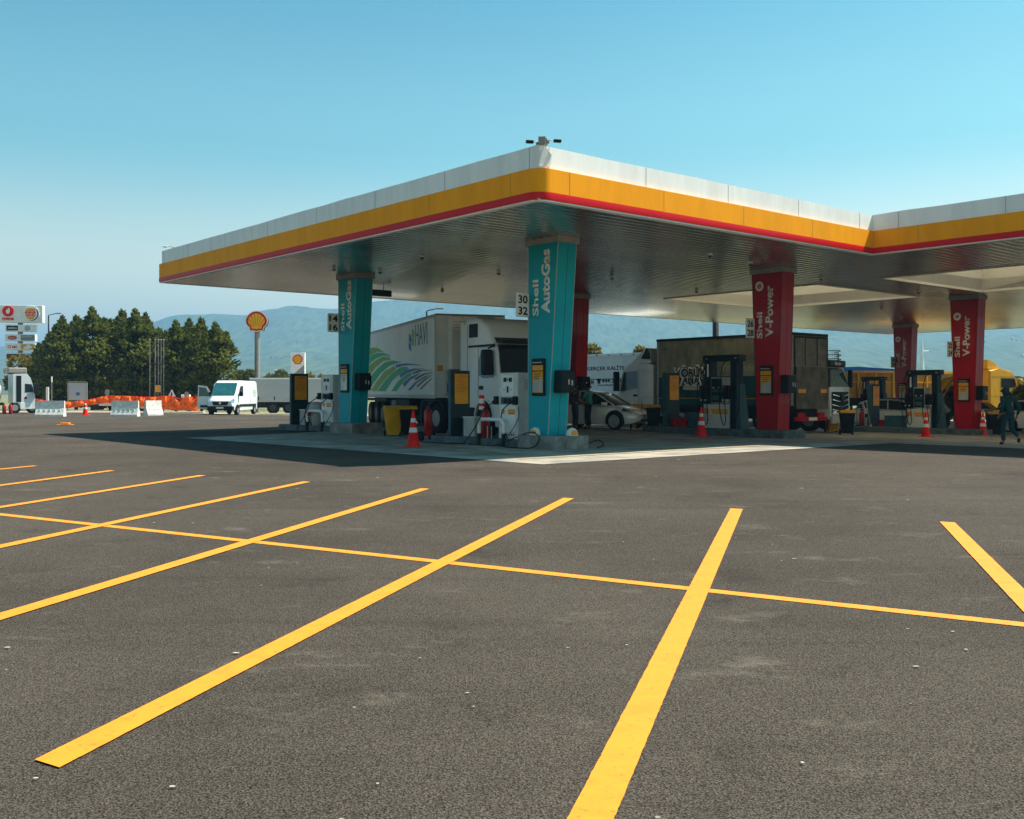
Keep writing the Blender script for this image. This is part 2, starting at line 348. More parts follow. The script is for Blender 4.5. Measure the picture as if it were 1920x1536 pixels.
# the apron has its own weathered concrete
m = mat('apron_concrete', (.36, .31, .25), .85, var=.22, scale=.8, bump=.3, bscale=9, dirt=(.15, .15, .14))
bpy.data.objects['concrete_apron'].data.materials[0] = m
def hnoise(x, y):
    from mathutils import noise
    return noise.fractal(Vector((x*.0016, y*.0016, 3.1)), .9, 2.1, 6)
def ridge(px):
    P = [(-2600, 700), (-900, 690), (-300, 672), (0, 650), (150, 632), (280, 606), (330, 592), (400, 591), (455, 592), (505, 580), (545, 573), (600, 577), (660, 575), (720, 562), (900, 548), (1300, 530), (1700, 540), (2200, 530), (3200, 560), (4600, 600)]
    for (a, ya), (b, yb) in zip(P[:-1], P[1:]):
        if a <= px <= b: t = (px-a)/(b-a); t = t*t*(3-2*t); return ya+(yb-ya)*t
    return 650
def hill_fn(px, d):      # polar layout: column angle, distance
    x = (px-CX)/F*d; D0, D1 = 900, 3000; t = min(1, max(0, (d-D0)/(D1-D0)))
    H = (HZ-ridge(px))/F*D1
    if d > D1: H *= 1-.35*(d-D1)/900; t = 1
    prof = .55*t**1.25+.45*t**3
    n = hnoise(x, d)
    z = H*prof*(1+.28*n*(1-t*t))+H*.05*n*t*(1 if d < D1 else .2)
    from mathutils import noise
    z += noise.noise(Vector((x*.02, d*.02, 0)))*3.5*t
    return (x, d, z-1.5*(1-t))
mat('hill_green', (.085, .11, .05), .95, var=.35, scale=.09, dirt=(.02, .038, .024), stretch=(1, .13, .6))
sheet('hills', frange(-2600, 4600, 420), frange(880, 3900, 110), 'hill_green', 0, None, hill_fn)
for p in bpy.data.objects['hills'].data.polygons: p.use_smooth = True
# hillside village: pale little houses
hp = []
for i in range(26):
    px = random.choice([random.gauss(570, 50), random.gauss(720, 40), random.gauss(520, 20), random.gauss(1150, 60), random.gauss(1880, 50)]); d = random.uniform(1500, 2400)
    hp.append((px, d))
proto = None
for i, (px, d) in enumerate(hp):
    p = Vector(hill_fn(px, d))
    if proto is None:
        hs = MB().box(-5, 5, -4, 4, -3, 5.5).build('wall', 'pale_grey'); rf = MB().poly([(-5.6, -4.6, 5.6), (5.6, -4.6, 5.6), (0, -4.6, 8.4)], (0, 9.2, 0)).build('roof', 'ochre_body')
        proto = thing('hillside_house', 'tiny pale house on the hazy wooded hillside', 'house', p, 0, 'houses scattered over the hazy hillside'); proto.scale = (.5, .5, .5); hs.parent = proto; rf.parent = proto
    else: copy_tree(proto, p, random.uniform(0, 3))
# painted lines in the foreground
def gline(p0, p1, wdt, z, name='parking_line', m='line_yellow', skew=None):
    p0, p1 = Vector(p0), Vector(p1); d = (p1-p0).normalized(); n = Vector((-d.y, d.x, 0))*wdt/2
    e = Vector(skew).normalized()*(wdt/2/abs(Vector(skew).normalized().dot(n.normalized()))) if skew else n
    if skew and e.dot(n) < 0: e = -e
    N = max(2, int((p1-p0).length/.035)); L_, R_ = [], []
    for i in range(N+1):
        q = p0.lerp(p1, i/N); j = 0 if i in (0, N) else 1
        L_.append((q+e+n.normalized()*random.gauss(0, .0009)*j)); R_.append((q-e-n.normalized()*random.gauss(0, .0009)*j))
    bm = bmesh.new()
    a = [bm.verts.new((v.x, v.y, ground(v.x, v.y)+z)) for v in L_]; b = [bm.verts.new((v.x, v.y, ground(v.x, v.y)+z)) for v in R_]
    for i in range(N): bm.faces.new((a[i], b[i], b[i+1], a[i+1]))
    me = bpy.data.meshes.new(name); bm.to_mesh(me); bm.free(); me.materials.append(M(m)); o = bpy.data.objects.new(name, me); col.objects.link(o); return struct(o)
T0, T1 = gp(0, 965), gp(1920, 1172); tdir = (T1-T0).normalized()
gline(T0-tdir*14, T1+tdir*3, .135, .004)
D = [((88, 1435), (1066, 935)), ((1109, 1536), (1381, 955)), ((0, 1158), (797, 917)), ((0, 1026), (575, 904)), ((0, 952), (380, 892)), ((0, 911), (210, 883)), ((0, 880.5), (66, 874)), ((1920, 1127), (1776, 980))]
for i, (a, b) in enumerate(D):
    A, B = gp(*a), gp(*b); d = (A-B).normalized()
    if i: A = B+d*10.7
    gline(A, B, .158, .008, skew=tdir)
A = gp(1776, 980); A2 = A+Vector((2.12, -1.33, 0)); gline(A2+(gp(1109, 1536)-gp(1381, 955)).normalized()*10.7, A2, .158, .008, skew=tdir)
# yellow arrow far left and worn lines on the apron
ap = gp(120, 797)
o = MB().poly([(ap.x-.46, ap.y, .006), (ap.x-.15, ap.y-.3, .006), (ap.x+.46, ap.y-.25, .006), (ap.x+.4, ap.y+.2, .006), (ap.x-.2, ap.y+.3, .006)], (0, 0, .02)).box(ap.x-.14, ap.y*0+ap.x+.26, ap.y-.12, ap.y+.15, .027, .11, .02).build('rubber_ramp', 'line_yellow'); tag(o, 'small flat yellow piece with a raised middle lying on the sunny asphalt, far left', 'ramp')
def lline(a, b, wdt=.12): gline(loc2w(*a), loc2w(*b), wdt, .018, 'apron_line', 'line_worn')
for a, b in (((1.2, 2.0), (1.2, 12.6)), ((.3, 1.0), (11.8, 1.0)), ((6.2, 1.6), (6.2, 9.5)), ((6.2, 1.6), (9.6, 3.0)), ((9.6, 3.0), (6.2, 9.5)), ((.6, 13.2), (2.6, 15.8)), ((-.4, 15.8), (12, 15.8)), ((1.2, 2.0), (2.4, 6.6)), ((.0, 6.2), (2.4, 6.6)), ((.2, 9), (2.4, 8.2)), ((12, 1.4), (34, 1.4))): lline(a, b)
# joints of the apron slabs
for k in range(1, 10): gline(loc2w(k*5, -.6), loc2w(k*5, 15.9), .02, .014, 'apron_joint', 'mid_grey')
for k in (4.2, 9.4, 14.2): gline(loc2w(0, k), loc2w(45, k), .02, .014, 'apron_joint', 'mid_grey')
# litter: flecks and chips lying over the asphalt
mb = MB()
for i in range(40):
    d = 3.4*(11 ** random.random()); x = random.uniform(-.52, .52)*d; s = random.uniform(.0025, .0065)*(1+d*.09); t = random.uniform(0, 6.28)
    a = random.uniform(.8, 2.6)
    mb.poly([(x+s*a*math.cos(t+q)*(1+.3*random.random()), d+s*math.sin(t+q)*(1+.3*random.random()), .009) for q in (0, 1.2, 2.4, 3.5, 4.9)], (0, 0, .002))
o = mb.build('litter', 'litter'); o['kind'] = 'stuff'; o['label'] = 'pale chips and scraps scattered over the asphalt'; o['category'] = 'litter'
# ------------------------------------------------------------------ canopy
can = thing('canopy', 'huge flat station canopy with white, yellow and red edge over the pumps', 'canopy', (C0.x, C0.y, 0), ROT)
W_, XI, YW, XE = 21.4, 13.4, -13.0, 52.0
def outline(o, r=0):
    P = [(-o, W_+o), (-o, -o), (XI-o, -o), (XI-o, YW-o), (XE+o, YW-o), (XE+o, W_+o)]
    if r:
        arc = [(-o+r-r*math.cos(R(t)), -o+r-r*math.sin(R(t))) for t in range(0, 91, 10)]; P = [P[0]]+arc+P[2:]
    return P
def band(name, o_out, o_in, z0, z1, r, m, bulge=0, wav=0):
    mb = MB(); prof = [(o_in, z0), (o_out, z0), (o_out+bulge, (z0+z1)/2), (o_out, z1), (o_in, z1)] if bulge else [(o_in, z0), (o_out, z0), (o_out, z1), (o_in, z1)]
    rings_ = [outline(o, max(.02, r+o)) for o, _ in prof]; N = len(rings_[0])
    sub = []
    for i in range(N):
        sub.append([Vector((rings_[k][i][0], rings_[k][i][1], prof[k][1])) for k in range(len(prof))])
    full = []
    for i in range(N):
        a, b = sub[i], sub[(i+1) % N]; L_ = (b[0]-a[0]).length; n = max(1, int(L_/1.0)) if wav else 1
        for k in range(n):
            ring = [p.lerp(q, k/n) for p, q in zip(a, b)]
            if wav:
                dz = random.gauss(0, wav); ring = [Vector((p.x, p.y, p.z+(dz if p.z > z0+.1 else 0))) for p in ring]
            full.append(ring)
    full.append(full[0]); mb.rings(full, cap=False); return mb.build(name, m, can, smooth=False)
Z0 = 5.65
band('edge_trim', .035, -.12, Z0-.012, Z0+.02, .30, 'white_panel')
band('red_band', .055, -.1, Z0+.021, Z0+.19, .32, 'red_panel', .012)
yb = band('yellow_band', .055, -.1, Z0+.191, Z0+.70, .32, 'yellow_panel')
band('white_parapet', -.02, -.09, Z0+.701, Z0+1.19, .02, 'white_panel', wav=.006)
for n in ('red_band', 'yellow_band'):
    me = bpy.data.objects[n].data
    for p in me.polygons: p.use_smooth = True
    me.set_sharp_from_angle(angle=R(30))
for k in range(0, 7):
    t = .87+3.1*k
    if t < 13.2: MB().box(t-.006, t+.006, -.0585, -.052, Z0+.03, Z0+.70).build('panel_seam', 'ochre_body', can)
    if t < W_: MB().box(-.0585, -.052, t-.006, t+.006, Z0+.03, Z0+.70).build('panel_seam', 'ochre_body', can)
    if k < 4: MB().box(XI-.0585, XI-.052, -.6-t-.006, -.6-t+.006, Z0+.03, Z0+.70).build('panel_seam', 'ochre_body', can)
for k in range(0, 8):
    t = .32+3.1*k
    if t < 13.2: MB().box(t-.006, t+.006, .0165, .022, Z0+.705, Z0+1.18).build('parapet_seam', 'mid_grey', can)
    if t < W_: MB().box(.0165, .022, t-.006, t+.006, Z0+.705, Z0+1.18).build('parapet_seam', 'mid_grey', can)
    if k < 4: MB().box(XI+.0165, XI+.022, -.5-t-.006, -.5-t+.006, Z0+.705, Z0+1.18).build('parapet_seam', 'mid_grey', can)
MB().poly([(.0, .0, Z0+.72), (.34, .0, Z0+.76), (.36, -.03, Z0+1.0), (.08, -.10, Z0+1.17), (.02, -.02, Z0+1.05)], (.01, .012, 0)).build('bent_corner_panel', 'white_panel', can)
OPEN = [(19.3, 26.9, 5.75, 13.35), (19.3, 26.9, -4.6, 3.0)]
def xspans(y0, y1):
    s = [(.0 if y0 >= -.001 else XI, XE)]
    for x0, x1, a, b in OPEN:
        if y1 > a+.001 and y0 < b-.001:
            n = []
            for p, q in s: n += [(p, x0), (x1, q)] if p < x0 and q > x1 else [(p, q)]
            s = n
    return s
mb = MB(); pitch = .3
cuts = sorted({YW, 0, W_}|{v for o in OPEN for v in o[2:]})
for a, b in zip(cuts[:-1], cuts[1:]):
    n = max(1, round((b-a)/pitch)); st = (b-a)/n
    for i in range(n):
        y = a+i*st; sp = xspans(y, y+st)
        prof = [(y, Z0+.04), (y+.028, Z0+.04), (y+.032, Z0+.016), (y+st*.3, Z0+.006), (y+st*.45, Z0), (y+st*.6, Z0-.0005), (y+st*.75, Z0+.001), (y+st*.88, Z0+.008), (y+st-.004, Z0+.018), (y+st, Z0+.045)]
        for x0, x1 in sp: mb.rings([[(x0, p, q) for p, q in prof], [(x1, p, q) for p, q in prof]], cap=False, closed=False)
mb.build('soffit', 'soffit_metal', can, smooth=True)
mb = MB()
for a, b in zip(cuts[:-1], cuts[1:]):
    for x0, x1 in xspans(a, b): mb.box(x0+(.3 if x0 in (0, XI) else 0), x1, a+(.3 if a == 0 else 0), b, Z0+.06, Z0+.5)
mb.build('roof_deck', 'pale_grey', can)
mt = bpy.data.materials.new('skylight_sheet'); mt.use_nodes = True; t = mt.node_tree; t.nodes.remove(t.nodes['Principled BSDF'])
tr = t.nodes.new('ShaderNodeBsdfTranslucent'); tr.inputs[0].default_value = (.62, .58, .50, 1); t.links.new(tr.outputs[0], t.nodes['Material Output'].inputs[0])
for x0, x1, y0, y1 in OPEN:
    ob = MB().box(x0-.06, x0, y0-.06, y1+.06, Z0-.03, Z0+1.5).box(x1, x1+.06, y0-.06, y1+.06, Z0-.03, Z0+1.5).box(x0, x1, y0-.06, y0, Z0-.03, Z0+1.5).box(x0, x1, y1, y1+.06, Z0-.03, Z0+1.5).build('skylight_frame', 'well_white', can)
    MB().box(x0-.06, x1+.06, y0-.06, y1+.06, Z0+1.502, Z0+1.53).build('skylight_sheet', mt, ob)
# small fittings under the canopy
mb0 = None
for i, (lx, ly) in enumerate(((3.2, 8.9), (2.6, 13.1), (4.2, 12.8), (9.5, 3.0), (12.0, 3.4), (11.5, 9.0), (7.5, 10.5), (17.5, 4.4), (17.6, 10.2), (24.8, 4.6), (30.5, 9.5), (31.2, 16.0), (9.5, 16.5), (36, 4.4))):
    L_ = 'small dome camera under the canopy ceiling, ' + ['left of the front teal pillar', 'right of the rear teal pillar', 'farther right of the rear teal pillar', 'near the sunny right edge', 'left of the front red pillar', 'between the pillar rows in the middle bay', 'left of the middle bay', 'behind the front red pillar', 'by the first skylight', 'between the two skylights', 'beyond the skylights', 'far right over the yellow trailer', 'over the large lorry', 'right of the skylights'][i]
    if mb0 is None:
        mb0 = thing('dome_camera', L_, 'dome camera', loc2w(lx, ly, Z0), 0, 'dome cameras under the canopy')
        MB().cyl((0, 0, 0), (0, 0, -.05), .07, .07, 14).build('mount', 'sign_white', mb0)
        MB().lathe([(.065, -.05), (.062, -.08), (.045, -.11), (.0, -.125)], seg=14).build('dome', 'glass_dark', mb0, True)
    else: copy_tree(mb0, loc2w(lx, ly, Z0), 0, L_)
hg = thing('hanging_sign', 'long dark box sign hanging on two rods below the canopy near the lorry', 'sign', loc2w(6.6, 17.0, 5.25), ROT)
MB().box(-.78, .78, -.08, .08, 0, .24, .01).build('sign_box', 'dark_teal_grey', hg); MB().cyl((-.45, 0, .24), (-.45, 0, .40), .012, seg=6).build('rod', 'dark_pole', hg); MB().cyl((.45, 0, .24), (.45, 0, .40), .012, seg=6).build('rod', 'dark_pole', hg)
def cctv(loc, rz, label, arm=.35):
    t = thing('security_camera', label, 'security camera', loc, rz, 'bullet cameras on the canopy roof'); t.scale = (.58,)*3
    MB().box(-.05, .05, -.05, .05, 0, .12, .01).build('base', 'pole_steel', t); MB().curve([(0, 0, .10), (.1, 0, .14), (arm, 0, .12)], .018).build('arm', 'pole_steel', t)
    b = MB().box(arm-.02, arm+.26, -.055, .055, .06, .18, .02).build('housing', 'sign_white' if 'single' in label else 'black_plastic', t); MB().box(arm+.261, arm+.27, -.05, .05, .075, .175).build('lens', 'glass_dark', b); return t
ZT = Z0+1.19
cctv(loc2w(.06, .10, ZT), R(195), 'security camera on the near canopy corner, pointing left', .18); cctv(loc2w(.25, -.02, ZT+.05), R(15), 'security camera on the near canopy corner, pointing right', .25)
jb = thing('junction_box', 'small brown junction box between two cameras on the canopy corner', 'junction box', loc2w(.14, .02, ZT), ROT+.7)
MB().box(-.13, .13, -.08, .08, 0, .17, .012).build('box', 'cap_beige', jb); MB().box(-.11, .11, -.088, -.08, .03, .14).build('lid', 'bark', jb)
cctv(loc2w(.1, W_-.9, ZT), R(200), 'single white security camera on the far left canopy corner', .34)
# ------------------------------------------------------------------ pillars
def pillar(lx, ly, color, near, far, nums, label, gas):
    p = loc2w(lx, ly); t = thing('canopy_pillar', label, 'pillar', p, ROT, 'clad pillars holding up the canopy'); H = Z0-p.z
    zb, zt = .36 if gas else .26, H-.16; w2 = .335; yb0, yb1 = -.6+near, .6-far
    MB().hexa([(-w2, yb0, zb), (w2, yb0, zb), (w2, yb1, zb), (-w2, yb1, zb), (-w2, -.6, zt), (w2, -.6, zt), (w2, .6, zt), (-w2, .6, zt)]).build('cladding', color, t)
    MB().box(-w2-.06, w2+.06, -.66, .66, zt+.001, H-.001).build('capital', 'cap_beige', t)
    # edge trims and a panel joint
    e = MB()
    for sx in (-1, 1):
        for yb, yt in ((yb0, -.6), (yb1, .6)): e.tube([(sx*w2, yb, zb), (sx*w2, yt, zt)], .010, 6)
    e.build('corner_trim', 'pale_grey' if gas else 'black_plastic', t)
    MB().tube([(w2*.1, yb0-.001+.001, zb), (w2*.1, -.601, zt)], .006, 4).build('panel_joint', 'ink', t)
    x = -w2-.002
    def ctr(z): k = (z-zb)/(zt-zb); return ((yb0+(-.6-yb0)*k)+(yb1+(.6-yb1)*k))/2
    if gas:
        txt('Shell', (x, .18, 3.57), (0, 0, 1), (0, 1, 0), .98, .24, 'letter_white', t, bold=.02); txt('AutoGas', (x, -.28, 3.62), (0, 0, 1), (0, 1, 0), 1.72, .34, 'letter_white', t, bold=.035)
    else:
        txt('Shell', (x, .18, 3.33), (0, 0, 1), (0, 1, 0), .88, .23, 'letter_white', t, bold=.03); txt('V-Power', (x, -.25, 3.36), (0, 0, 1), (0, 1, 0), 1.72, .31, 'letter_white', t, bold=.033)
        ringp = MB(); N = 24
        for k in range(N):
            a, b = 2*math.pi*k/N, 2*math.pi*(k+1)/N
            ringp.poly([(x, .30+r*math.cos(q), 5.08+r*math.sin(q)) for r, q in ((.085, a), (.165, a), (.165, b), (.085, b))], (-.006, 0, 0))
        for k in range(12):
            a = 2*math.pi*k/12; ringp.poly([(x-.0002, .30+r*math.cos(a+q), 5.08+r*math.sin(a+q)) for r, q in ((.03, -.2), (.075, 0), (.03, .2))], (-.006, 0, 0))
        ringp.build('round_emblem', 'letter_white', t)
    # poster frame on the -v face
    yc = ctr(1.75); f = MB().box(-w2-.06, -w2-.002, yc-.26, yc+.26, 1.42, 2.42, .02).build('poster_frame', 'black_plastic', t)
    x2 = -w2-.062
    MB().box(x2-.004, x2, yc-.21, yc+.21, 2.10, 2.24).build('poster_header', 'orange_print', f)
    MB().box(x2-.003, x2, yc-.21, yc+.21, 1.50, 2.07).build('poster_print', 'cone_white' if (gas and ly > 10) else 'orange_print', f)
    if gas and ly > 10: shell(.05, (x2-.004, yc, 1.86), (0, -1, 0), (0, 0, 1), f, 'ochre_body', False)
    else: flat([(-.20, 0), (-.1, .16), (0, .10), (.12, .2), (.20, .12), (.20, -.2), (-.20, -.2)], (x2-.004, yc, 1.72), (0, -1, 0), (0, 0, 1), 'pale_grey', f, 'poster_picture', .003)
    txt('Memnuniyetiniz bizim', (x2-.001, yc+.2, 2.29), (0, -1, 0), (0, 0, 1), .36, .045, 'letter_white', f, 'poster_title')
    for k in range(3): MB().box(x2-.006, x2-.0045, yc-.13, yc+.15, 2.00-k*.06, 2.02-k*.06).build('poster_text', 'bark', f)
    # box on the -u face
    yn = yb0+(-.6-yb0)*(1.8-zb)/(zt-zb)
    d = MB().box(-.22, .26, yn-.30, yn+.05, 1.50, 2.10, .03).build('towel_box', 'black_plastic', t); MB().box(.02, .07, yn-.304, yn-.30, 1.72, 1.86).box(.14, .19, yn-.304, yn-.30, 1.70, 1.84).build('sticker', 'pale_grey', d)
    MB().box(.261, .31, yn-.26, yn-.02, 1.62, 2.02, .02).build('dispenser_lid', 'black_plastic', d)
    # number plate
    zn = 3.55 if gas else 3.35; x0 = -w2-.46
    yq = .6-far*.3
    n = MB().box(x0, -w2-.015, yq-.05, yq-.02, zn, zn+.66, .03, 1).build('number_plate', 'sign_white', t)
    for k, s in enumerate(nums): txt(s, (x0+.06, yq-.051, zn+.37-k*.31), (1, 0, 0), (0, 0, 1), .33, .22, 'ink', n, 'number', bold=.02)
    if gas:
        MB().box(-.62, .62, -.78, .72, -.05, .36, .03).build('plinth', 'concrete', t)
    return t
P0 = pillar(4.3, 14.55, 'teal', .4, .05, ('14', '16'), 'tall teal pillar beside the number plate 14 and 16, rear left', True)
P1 = pillar(4.0, 3.95, 'teal', .4, .0, ('30', '32'), 'tall teal pillar beside the number plate 30 and 32, nearest the camera', True)
P2 = pillar(14.1, 4.05, 'vred', .2, .2, ('26', '28'), 'red pillar by the tarp-sided lorry, largest of the red pillars', False)
P3 = pillar(28.5, 4.35, 'vred', .2, .2, ('22', '24'), 'red pillar in front of the yellow truck cab on the right', False)
P4 = pillar(43.9, 15.6, 'vred', .2, .2, ('18', '20'), 'far red pillar in front of the blue-covered trailer', False)
P5 = pillar(15.4, 15.1, 'vred', .2, .2, ('10', '12'), 'red pillar mostly hidden behind the nearest teal pillar', False)
P6 = pillar(29.0, 14.6, 'vred', .2, .2, ('26', '28'), 'red pillar hidden behind the front red pillar but for its left edge', False)
# kerbed islands
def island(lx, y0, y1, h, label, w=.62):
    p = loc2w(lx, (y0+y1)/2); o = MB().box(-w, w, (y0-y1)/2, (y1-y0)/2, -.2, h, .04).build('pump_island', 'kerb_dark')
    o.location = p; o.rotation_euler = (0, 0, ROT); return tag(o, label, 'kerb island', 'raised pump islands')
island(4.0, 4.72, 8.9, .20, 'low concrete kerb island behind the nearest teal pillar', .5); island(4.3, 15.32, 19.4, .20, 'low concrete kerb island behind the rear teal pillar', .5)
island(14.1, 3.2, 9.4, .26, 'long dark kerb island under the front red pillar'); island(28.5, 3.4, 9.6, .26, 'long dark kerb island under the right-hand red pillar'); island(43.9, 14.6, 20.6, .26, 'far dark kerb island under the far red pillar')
# flood lamps at the foot of the near pillar
def uplight(lx, ly, rz, label):
    t = thing('floor_lamp', label, 'floor lamp', loc2w(lx, ly)+Vector((0, 0, .36)), rz, 'orange and white lamps on the pillar plinth')
    MB().lathe([(.16, 0), (.165, .04), (.14, .13), (.08, .19), (.0, .215)], seg=18).build('housing', 'sign_white', t, True)
    flat([(-.09, 0), (.09, 0), (.07, .10), (0, .13), (-.07, .10)], (0, -.165, .03), (1, 0, 0), (0, .25, 1), 'orange_print', t, 'reflector', .03)
uplight(3.62, 3.85+.35, R(-25), 'white lamp with orange lens on the plinth, left foot of the teal pillar'); uplight(4.15, 3.33, R(20), 'white lamp with orange lens on the plinth, right foot of the teal pillar')
# ------------------------------------------------------------------ autogas dispensers
def dispenser(lx, ly, label):
    t = thing('gas_dispenser', label, 'gas dispenser', loc2w(lx, ly)+Vector((0, 0, .2)), ROT, 'white autogas dispensers')
    MB().box(-.26, .27, -.42, .42, .0, 1.86, .02).build('cabinet', 'dispenser_white', t)
    A, B = (0, -1, 0), (0, 0, 1); X = -.262
    flat(rect(-.27, .27, 1.20, 1.80), (X, 0, 0), A, B, 'sign_white', t, 'display_panel', .02)
    q = [rect(-.17, -.03, 1.60, 1.72), rect(.06, .20, 1.60, 1.72), disc(.015, 1.66, .03, 8), rect(-.03, .05, 1.30, 1.48)]+[rect(-.18+k*.06, -.15+k*.06, 1.37, 1.39) for k in range(2)]+[rect(.10+k*.07, .13+k*.07, 1.37, 1.39) for k in range(2)]+[rect(-.10, -.08, 1.42, 1.44), rect(.10, .12, 1.42, 1.44)]
    multiflat(q, (X-.021, 0, 0), A, B, 'dark_teal_grey', t, 'display', .003)
    flat(rect(-.30, .30, .98, 1.17), (X, 0, 0), A, B, 'slate', t, 'nozzle_bay', .01); multiflat([rect(-.16, -.04, 1.0, 1.14), rect(.02, .16, 1.0, 1.14)], (X-.011, 0, 0), A, B, 'ink', t, 'nozzle_holder', .02)
    flat(rect(-.34, .34, .20, .95), (X, 0, 0), A, B, 'sign_white', t, 'front_door', .012)
    flat(rect(.02, .32, .72, .84), (X-.013, 0, 0), A, B, 'orange_print', t, 'yellow_label', .003); flat(rect(.02, .32, .695, .72), (X-.013, 0, 0), A, B, 'red_panel', t, 'red_label', .003)
    shell(.065, (X-.013, .2, .77), A, B, t, 'red_panel', False)
    multiflat([rect(.03+k*.1, .08+k*.1, .10, .15) for k in range(-3, 3)], (X, 0, 0), A, B, 'slate', t, 'vent', .004)
    multiflat([rect(-.1, .1, 1.2+k*.05, 1.215+k*.05) for k in range(6)], (.08, -.423, .2), (1, 0, 0), B, 'mid_grey', t, 'side_vent', .004)
    for s in (.47, -.36):
        nz = MB().box(-.36, -.22, s-.06, s+.07, .96, 1.2, .02).tube([(-.3, s+.02, 1.12), (-.38, s+.10, 1.02)], .025).build('nozzle', 'black_plastic', t)
    MB().curve([(-.34, .5, 1.02), (-.5, .75, .85), (-.62, .95, .4), (-.7, 1.25, .02), (-.6, 1.6, -.15)], .016).build('hose', 'hose', t)
    MB().curve([(-.36, -.34, 1.06), (-.5, -.05, .8), (-.48, -.0, .4), (-.42, -.2, .0), (-.5, -.3, -.12)], .016).build('hose', 'hose', t)
    MB().curve([(-.27, -.45, .9), (-.3, -.5, .6), (-.42, -.2, .1), (-.6, .05, -.12)], .014).build('hose', 'slate', t)
    return t
d1 = dispenser(4.0, 5.5, 'white gas dispenser beside the nearest teal pillar'); copy_tree(d1, loc2w(4.3, 16.1)+Vector((0, 0, .2)), ROT, 'white gas dispenser beside the rear teal pillar')
def guard(lx, ly, label):
    t = thing('pipe_guard', label, 'pipe guard', loc2w(lx, ly), ROT, 'white bent pipe guards by the gas dispensers')
    MB().curve([(-.5, .6, .30), (-.5, .6, .62), (-.5, .52, .72), (-.5, .4, .74), (-.5, -.3, .74), (-.5, -.42, .70), (-.5, -.5, .6), (-.5, -.5, .38)], .055, 10).build('white_pipe', 'sign_white', t, True)
    for y in (.6, -.5): MB().cyl((-.5, y, 0), (-.5, y, .34), .062, seg=12).build('black_foot', 'ink', t)
    for y in (.1, .28): MB().cyl((-.45, y, 0), (-.45, y, .12), .05, seg=10).cyl((-.45, y, .12), (-.45, y, .55), .014, seg=6).build('valve', 'pale_grey', t)
    return t
g1 = guard(4.0, 5.9, 'white bent pipe guard in front of the near gas dispenser'); copy_tree(g1, loc2w(4.3, 16.5), ROT, 'white bent pipe guard in front of the rear gas dispenser')
def coil(pts, label):
    o = MB().curve([tuple(loc2w(a, b)+Vector((0, 0, c))) for a, b, c in pts], .017, 6, 8).build('hose_loop', 'hose'); return tag(o, label, 'hose', 'black hoses lying on the ground')
coil([(3.4, 5.5, .03), (3.1, 4.6, .03), (3.25, 3.9, .05), (3.35, 3.75, .3), (3.4, 4.1, .45), (3.4, 4.7, .3), (3.3, 5.6, .03), (3.2, 6.6, .03)], 'black hose coiled on the ground by the near pillar plinth')
coil([(4.75, 3.0, .03), (4.9, 2.9, .1), (5.0, 3.2, .22), (4.95, 3.6, .1), (4.8, 3.9, .03)], 'small black hose loop right of the near pillar plinth')
coil([(3.7, 16.2, .03), (3.3, 17.2, .03), (3.2, 18.4, .04), (3.4, 19.3, .03)], 'black hose lying by the rear gas dispenser')
coil([(3.3, 6.9, .03), (3.0, 7.6, .03), (2.9, 8.4, .03), (3.1, 8.9, .03)], 'black hose trailing towards the near payment totem')
# ------------------------------------------------------------------ payment totems
def totem(lx, ly, label, h=1.95, dz=.2):
    t = thing('information_totem', label, 'information totem', loc2w(lx, ly)+Vector((0, 0, dz)), ROT, 'dark totems with orange notices')
    MB().box(-.36, .36, -.06, .06, 0, h, .015).build('body', 'dark_teal_grey', t); MB().box(-.372, -.361, -.062, .062, .02, h-.01).build('side_strip', 'slate', t)
    f = MB().box(-.22, .28, -.075, -.061, h-1.0, h-.10).build('orange_notice', 'orange_print', t)
    for k in range(9): MB().box(-.17, .20-.04*(k % 3), -.079, -.0755, h-.2-k*.055, h-.185-k*.055).build('notice_text', 'orange_text', f)
    MB().box(-.05, .22, -.079, -.0755, h-.17, h-.15).build('notice_title', 'red_panel', f)
    for k in range(4): MB().box(-.3, .3, -.066, -.061, .2+k*.1, .23+k*.1).build('vent', 'ink', t)
    return t
tt = totem(4.0, 8.1, 'dark totem with orange notice beyond the near gas dispenser'); copy_tree(tt, loc2w(4.3, 18.65)+Vector((0, 0, .2)), ROT, 'dark totem with orange notice, leftmost, in front of the grey trailer')
copy_tree(tt, loc2w(14.1, 8.5)+Vector((0, 0, .26)), ROT, 'dark totem with orange notice over the two red buckets', sc=(1, 1.6, 1)); copy_tree(tt, loc2w(28.5, 8.75)+Vector((0, 0, .26)), ROT, 'dark totem with orange notice in front of the white car', sc=(1, 1.6, 1))
# things standing on and by the islands
def simple(name, label, cat, loc, rz=0, group=None): return thing(name, label, cat, loc, rz, group)
def ebox(lx, ly, dz, label, s=(.25, .22, .62), m='pale_grey'):
    t = thing('utility_box', label, 'utility box', loc2w(lx, ly)+Vector((0, 0, dz)), ROT, 'boxes on the pump islands')
    MB().box(-s[0], s[0], -s[1], s[1], 0, s[2], .015).build('box', m, t); MB().box(-s[0]-.02, s[0]+.02, -s[1]-.02, s[1]+.02, s[2], s[2]+.035, .008).build('lid', 'dispenser_white' if m == 'pale_grey' else m, t)
    return t
ebox(4.0, 7.35, .2, 'pale grey box between the near totem and the red extinguisher', (.22, .26, .55)); ebox(4.3, 18.0, .2, 'pale grey box between the leftmost totem and the gas pipework', (.2, .25, .55))
b1 = ebox(4.15, 7.82, .2, 'dark slate box at the foot of the near totem', (.14, .16, .50), 'slate'); ebox(4.45, 18.3, .2, 'dark slate box at the foot of the leftmost totem', (.14, .16, .50), 'slate')
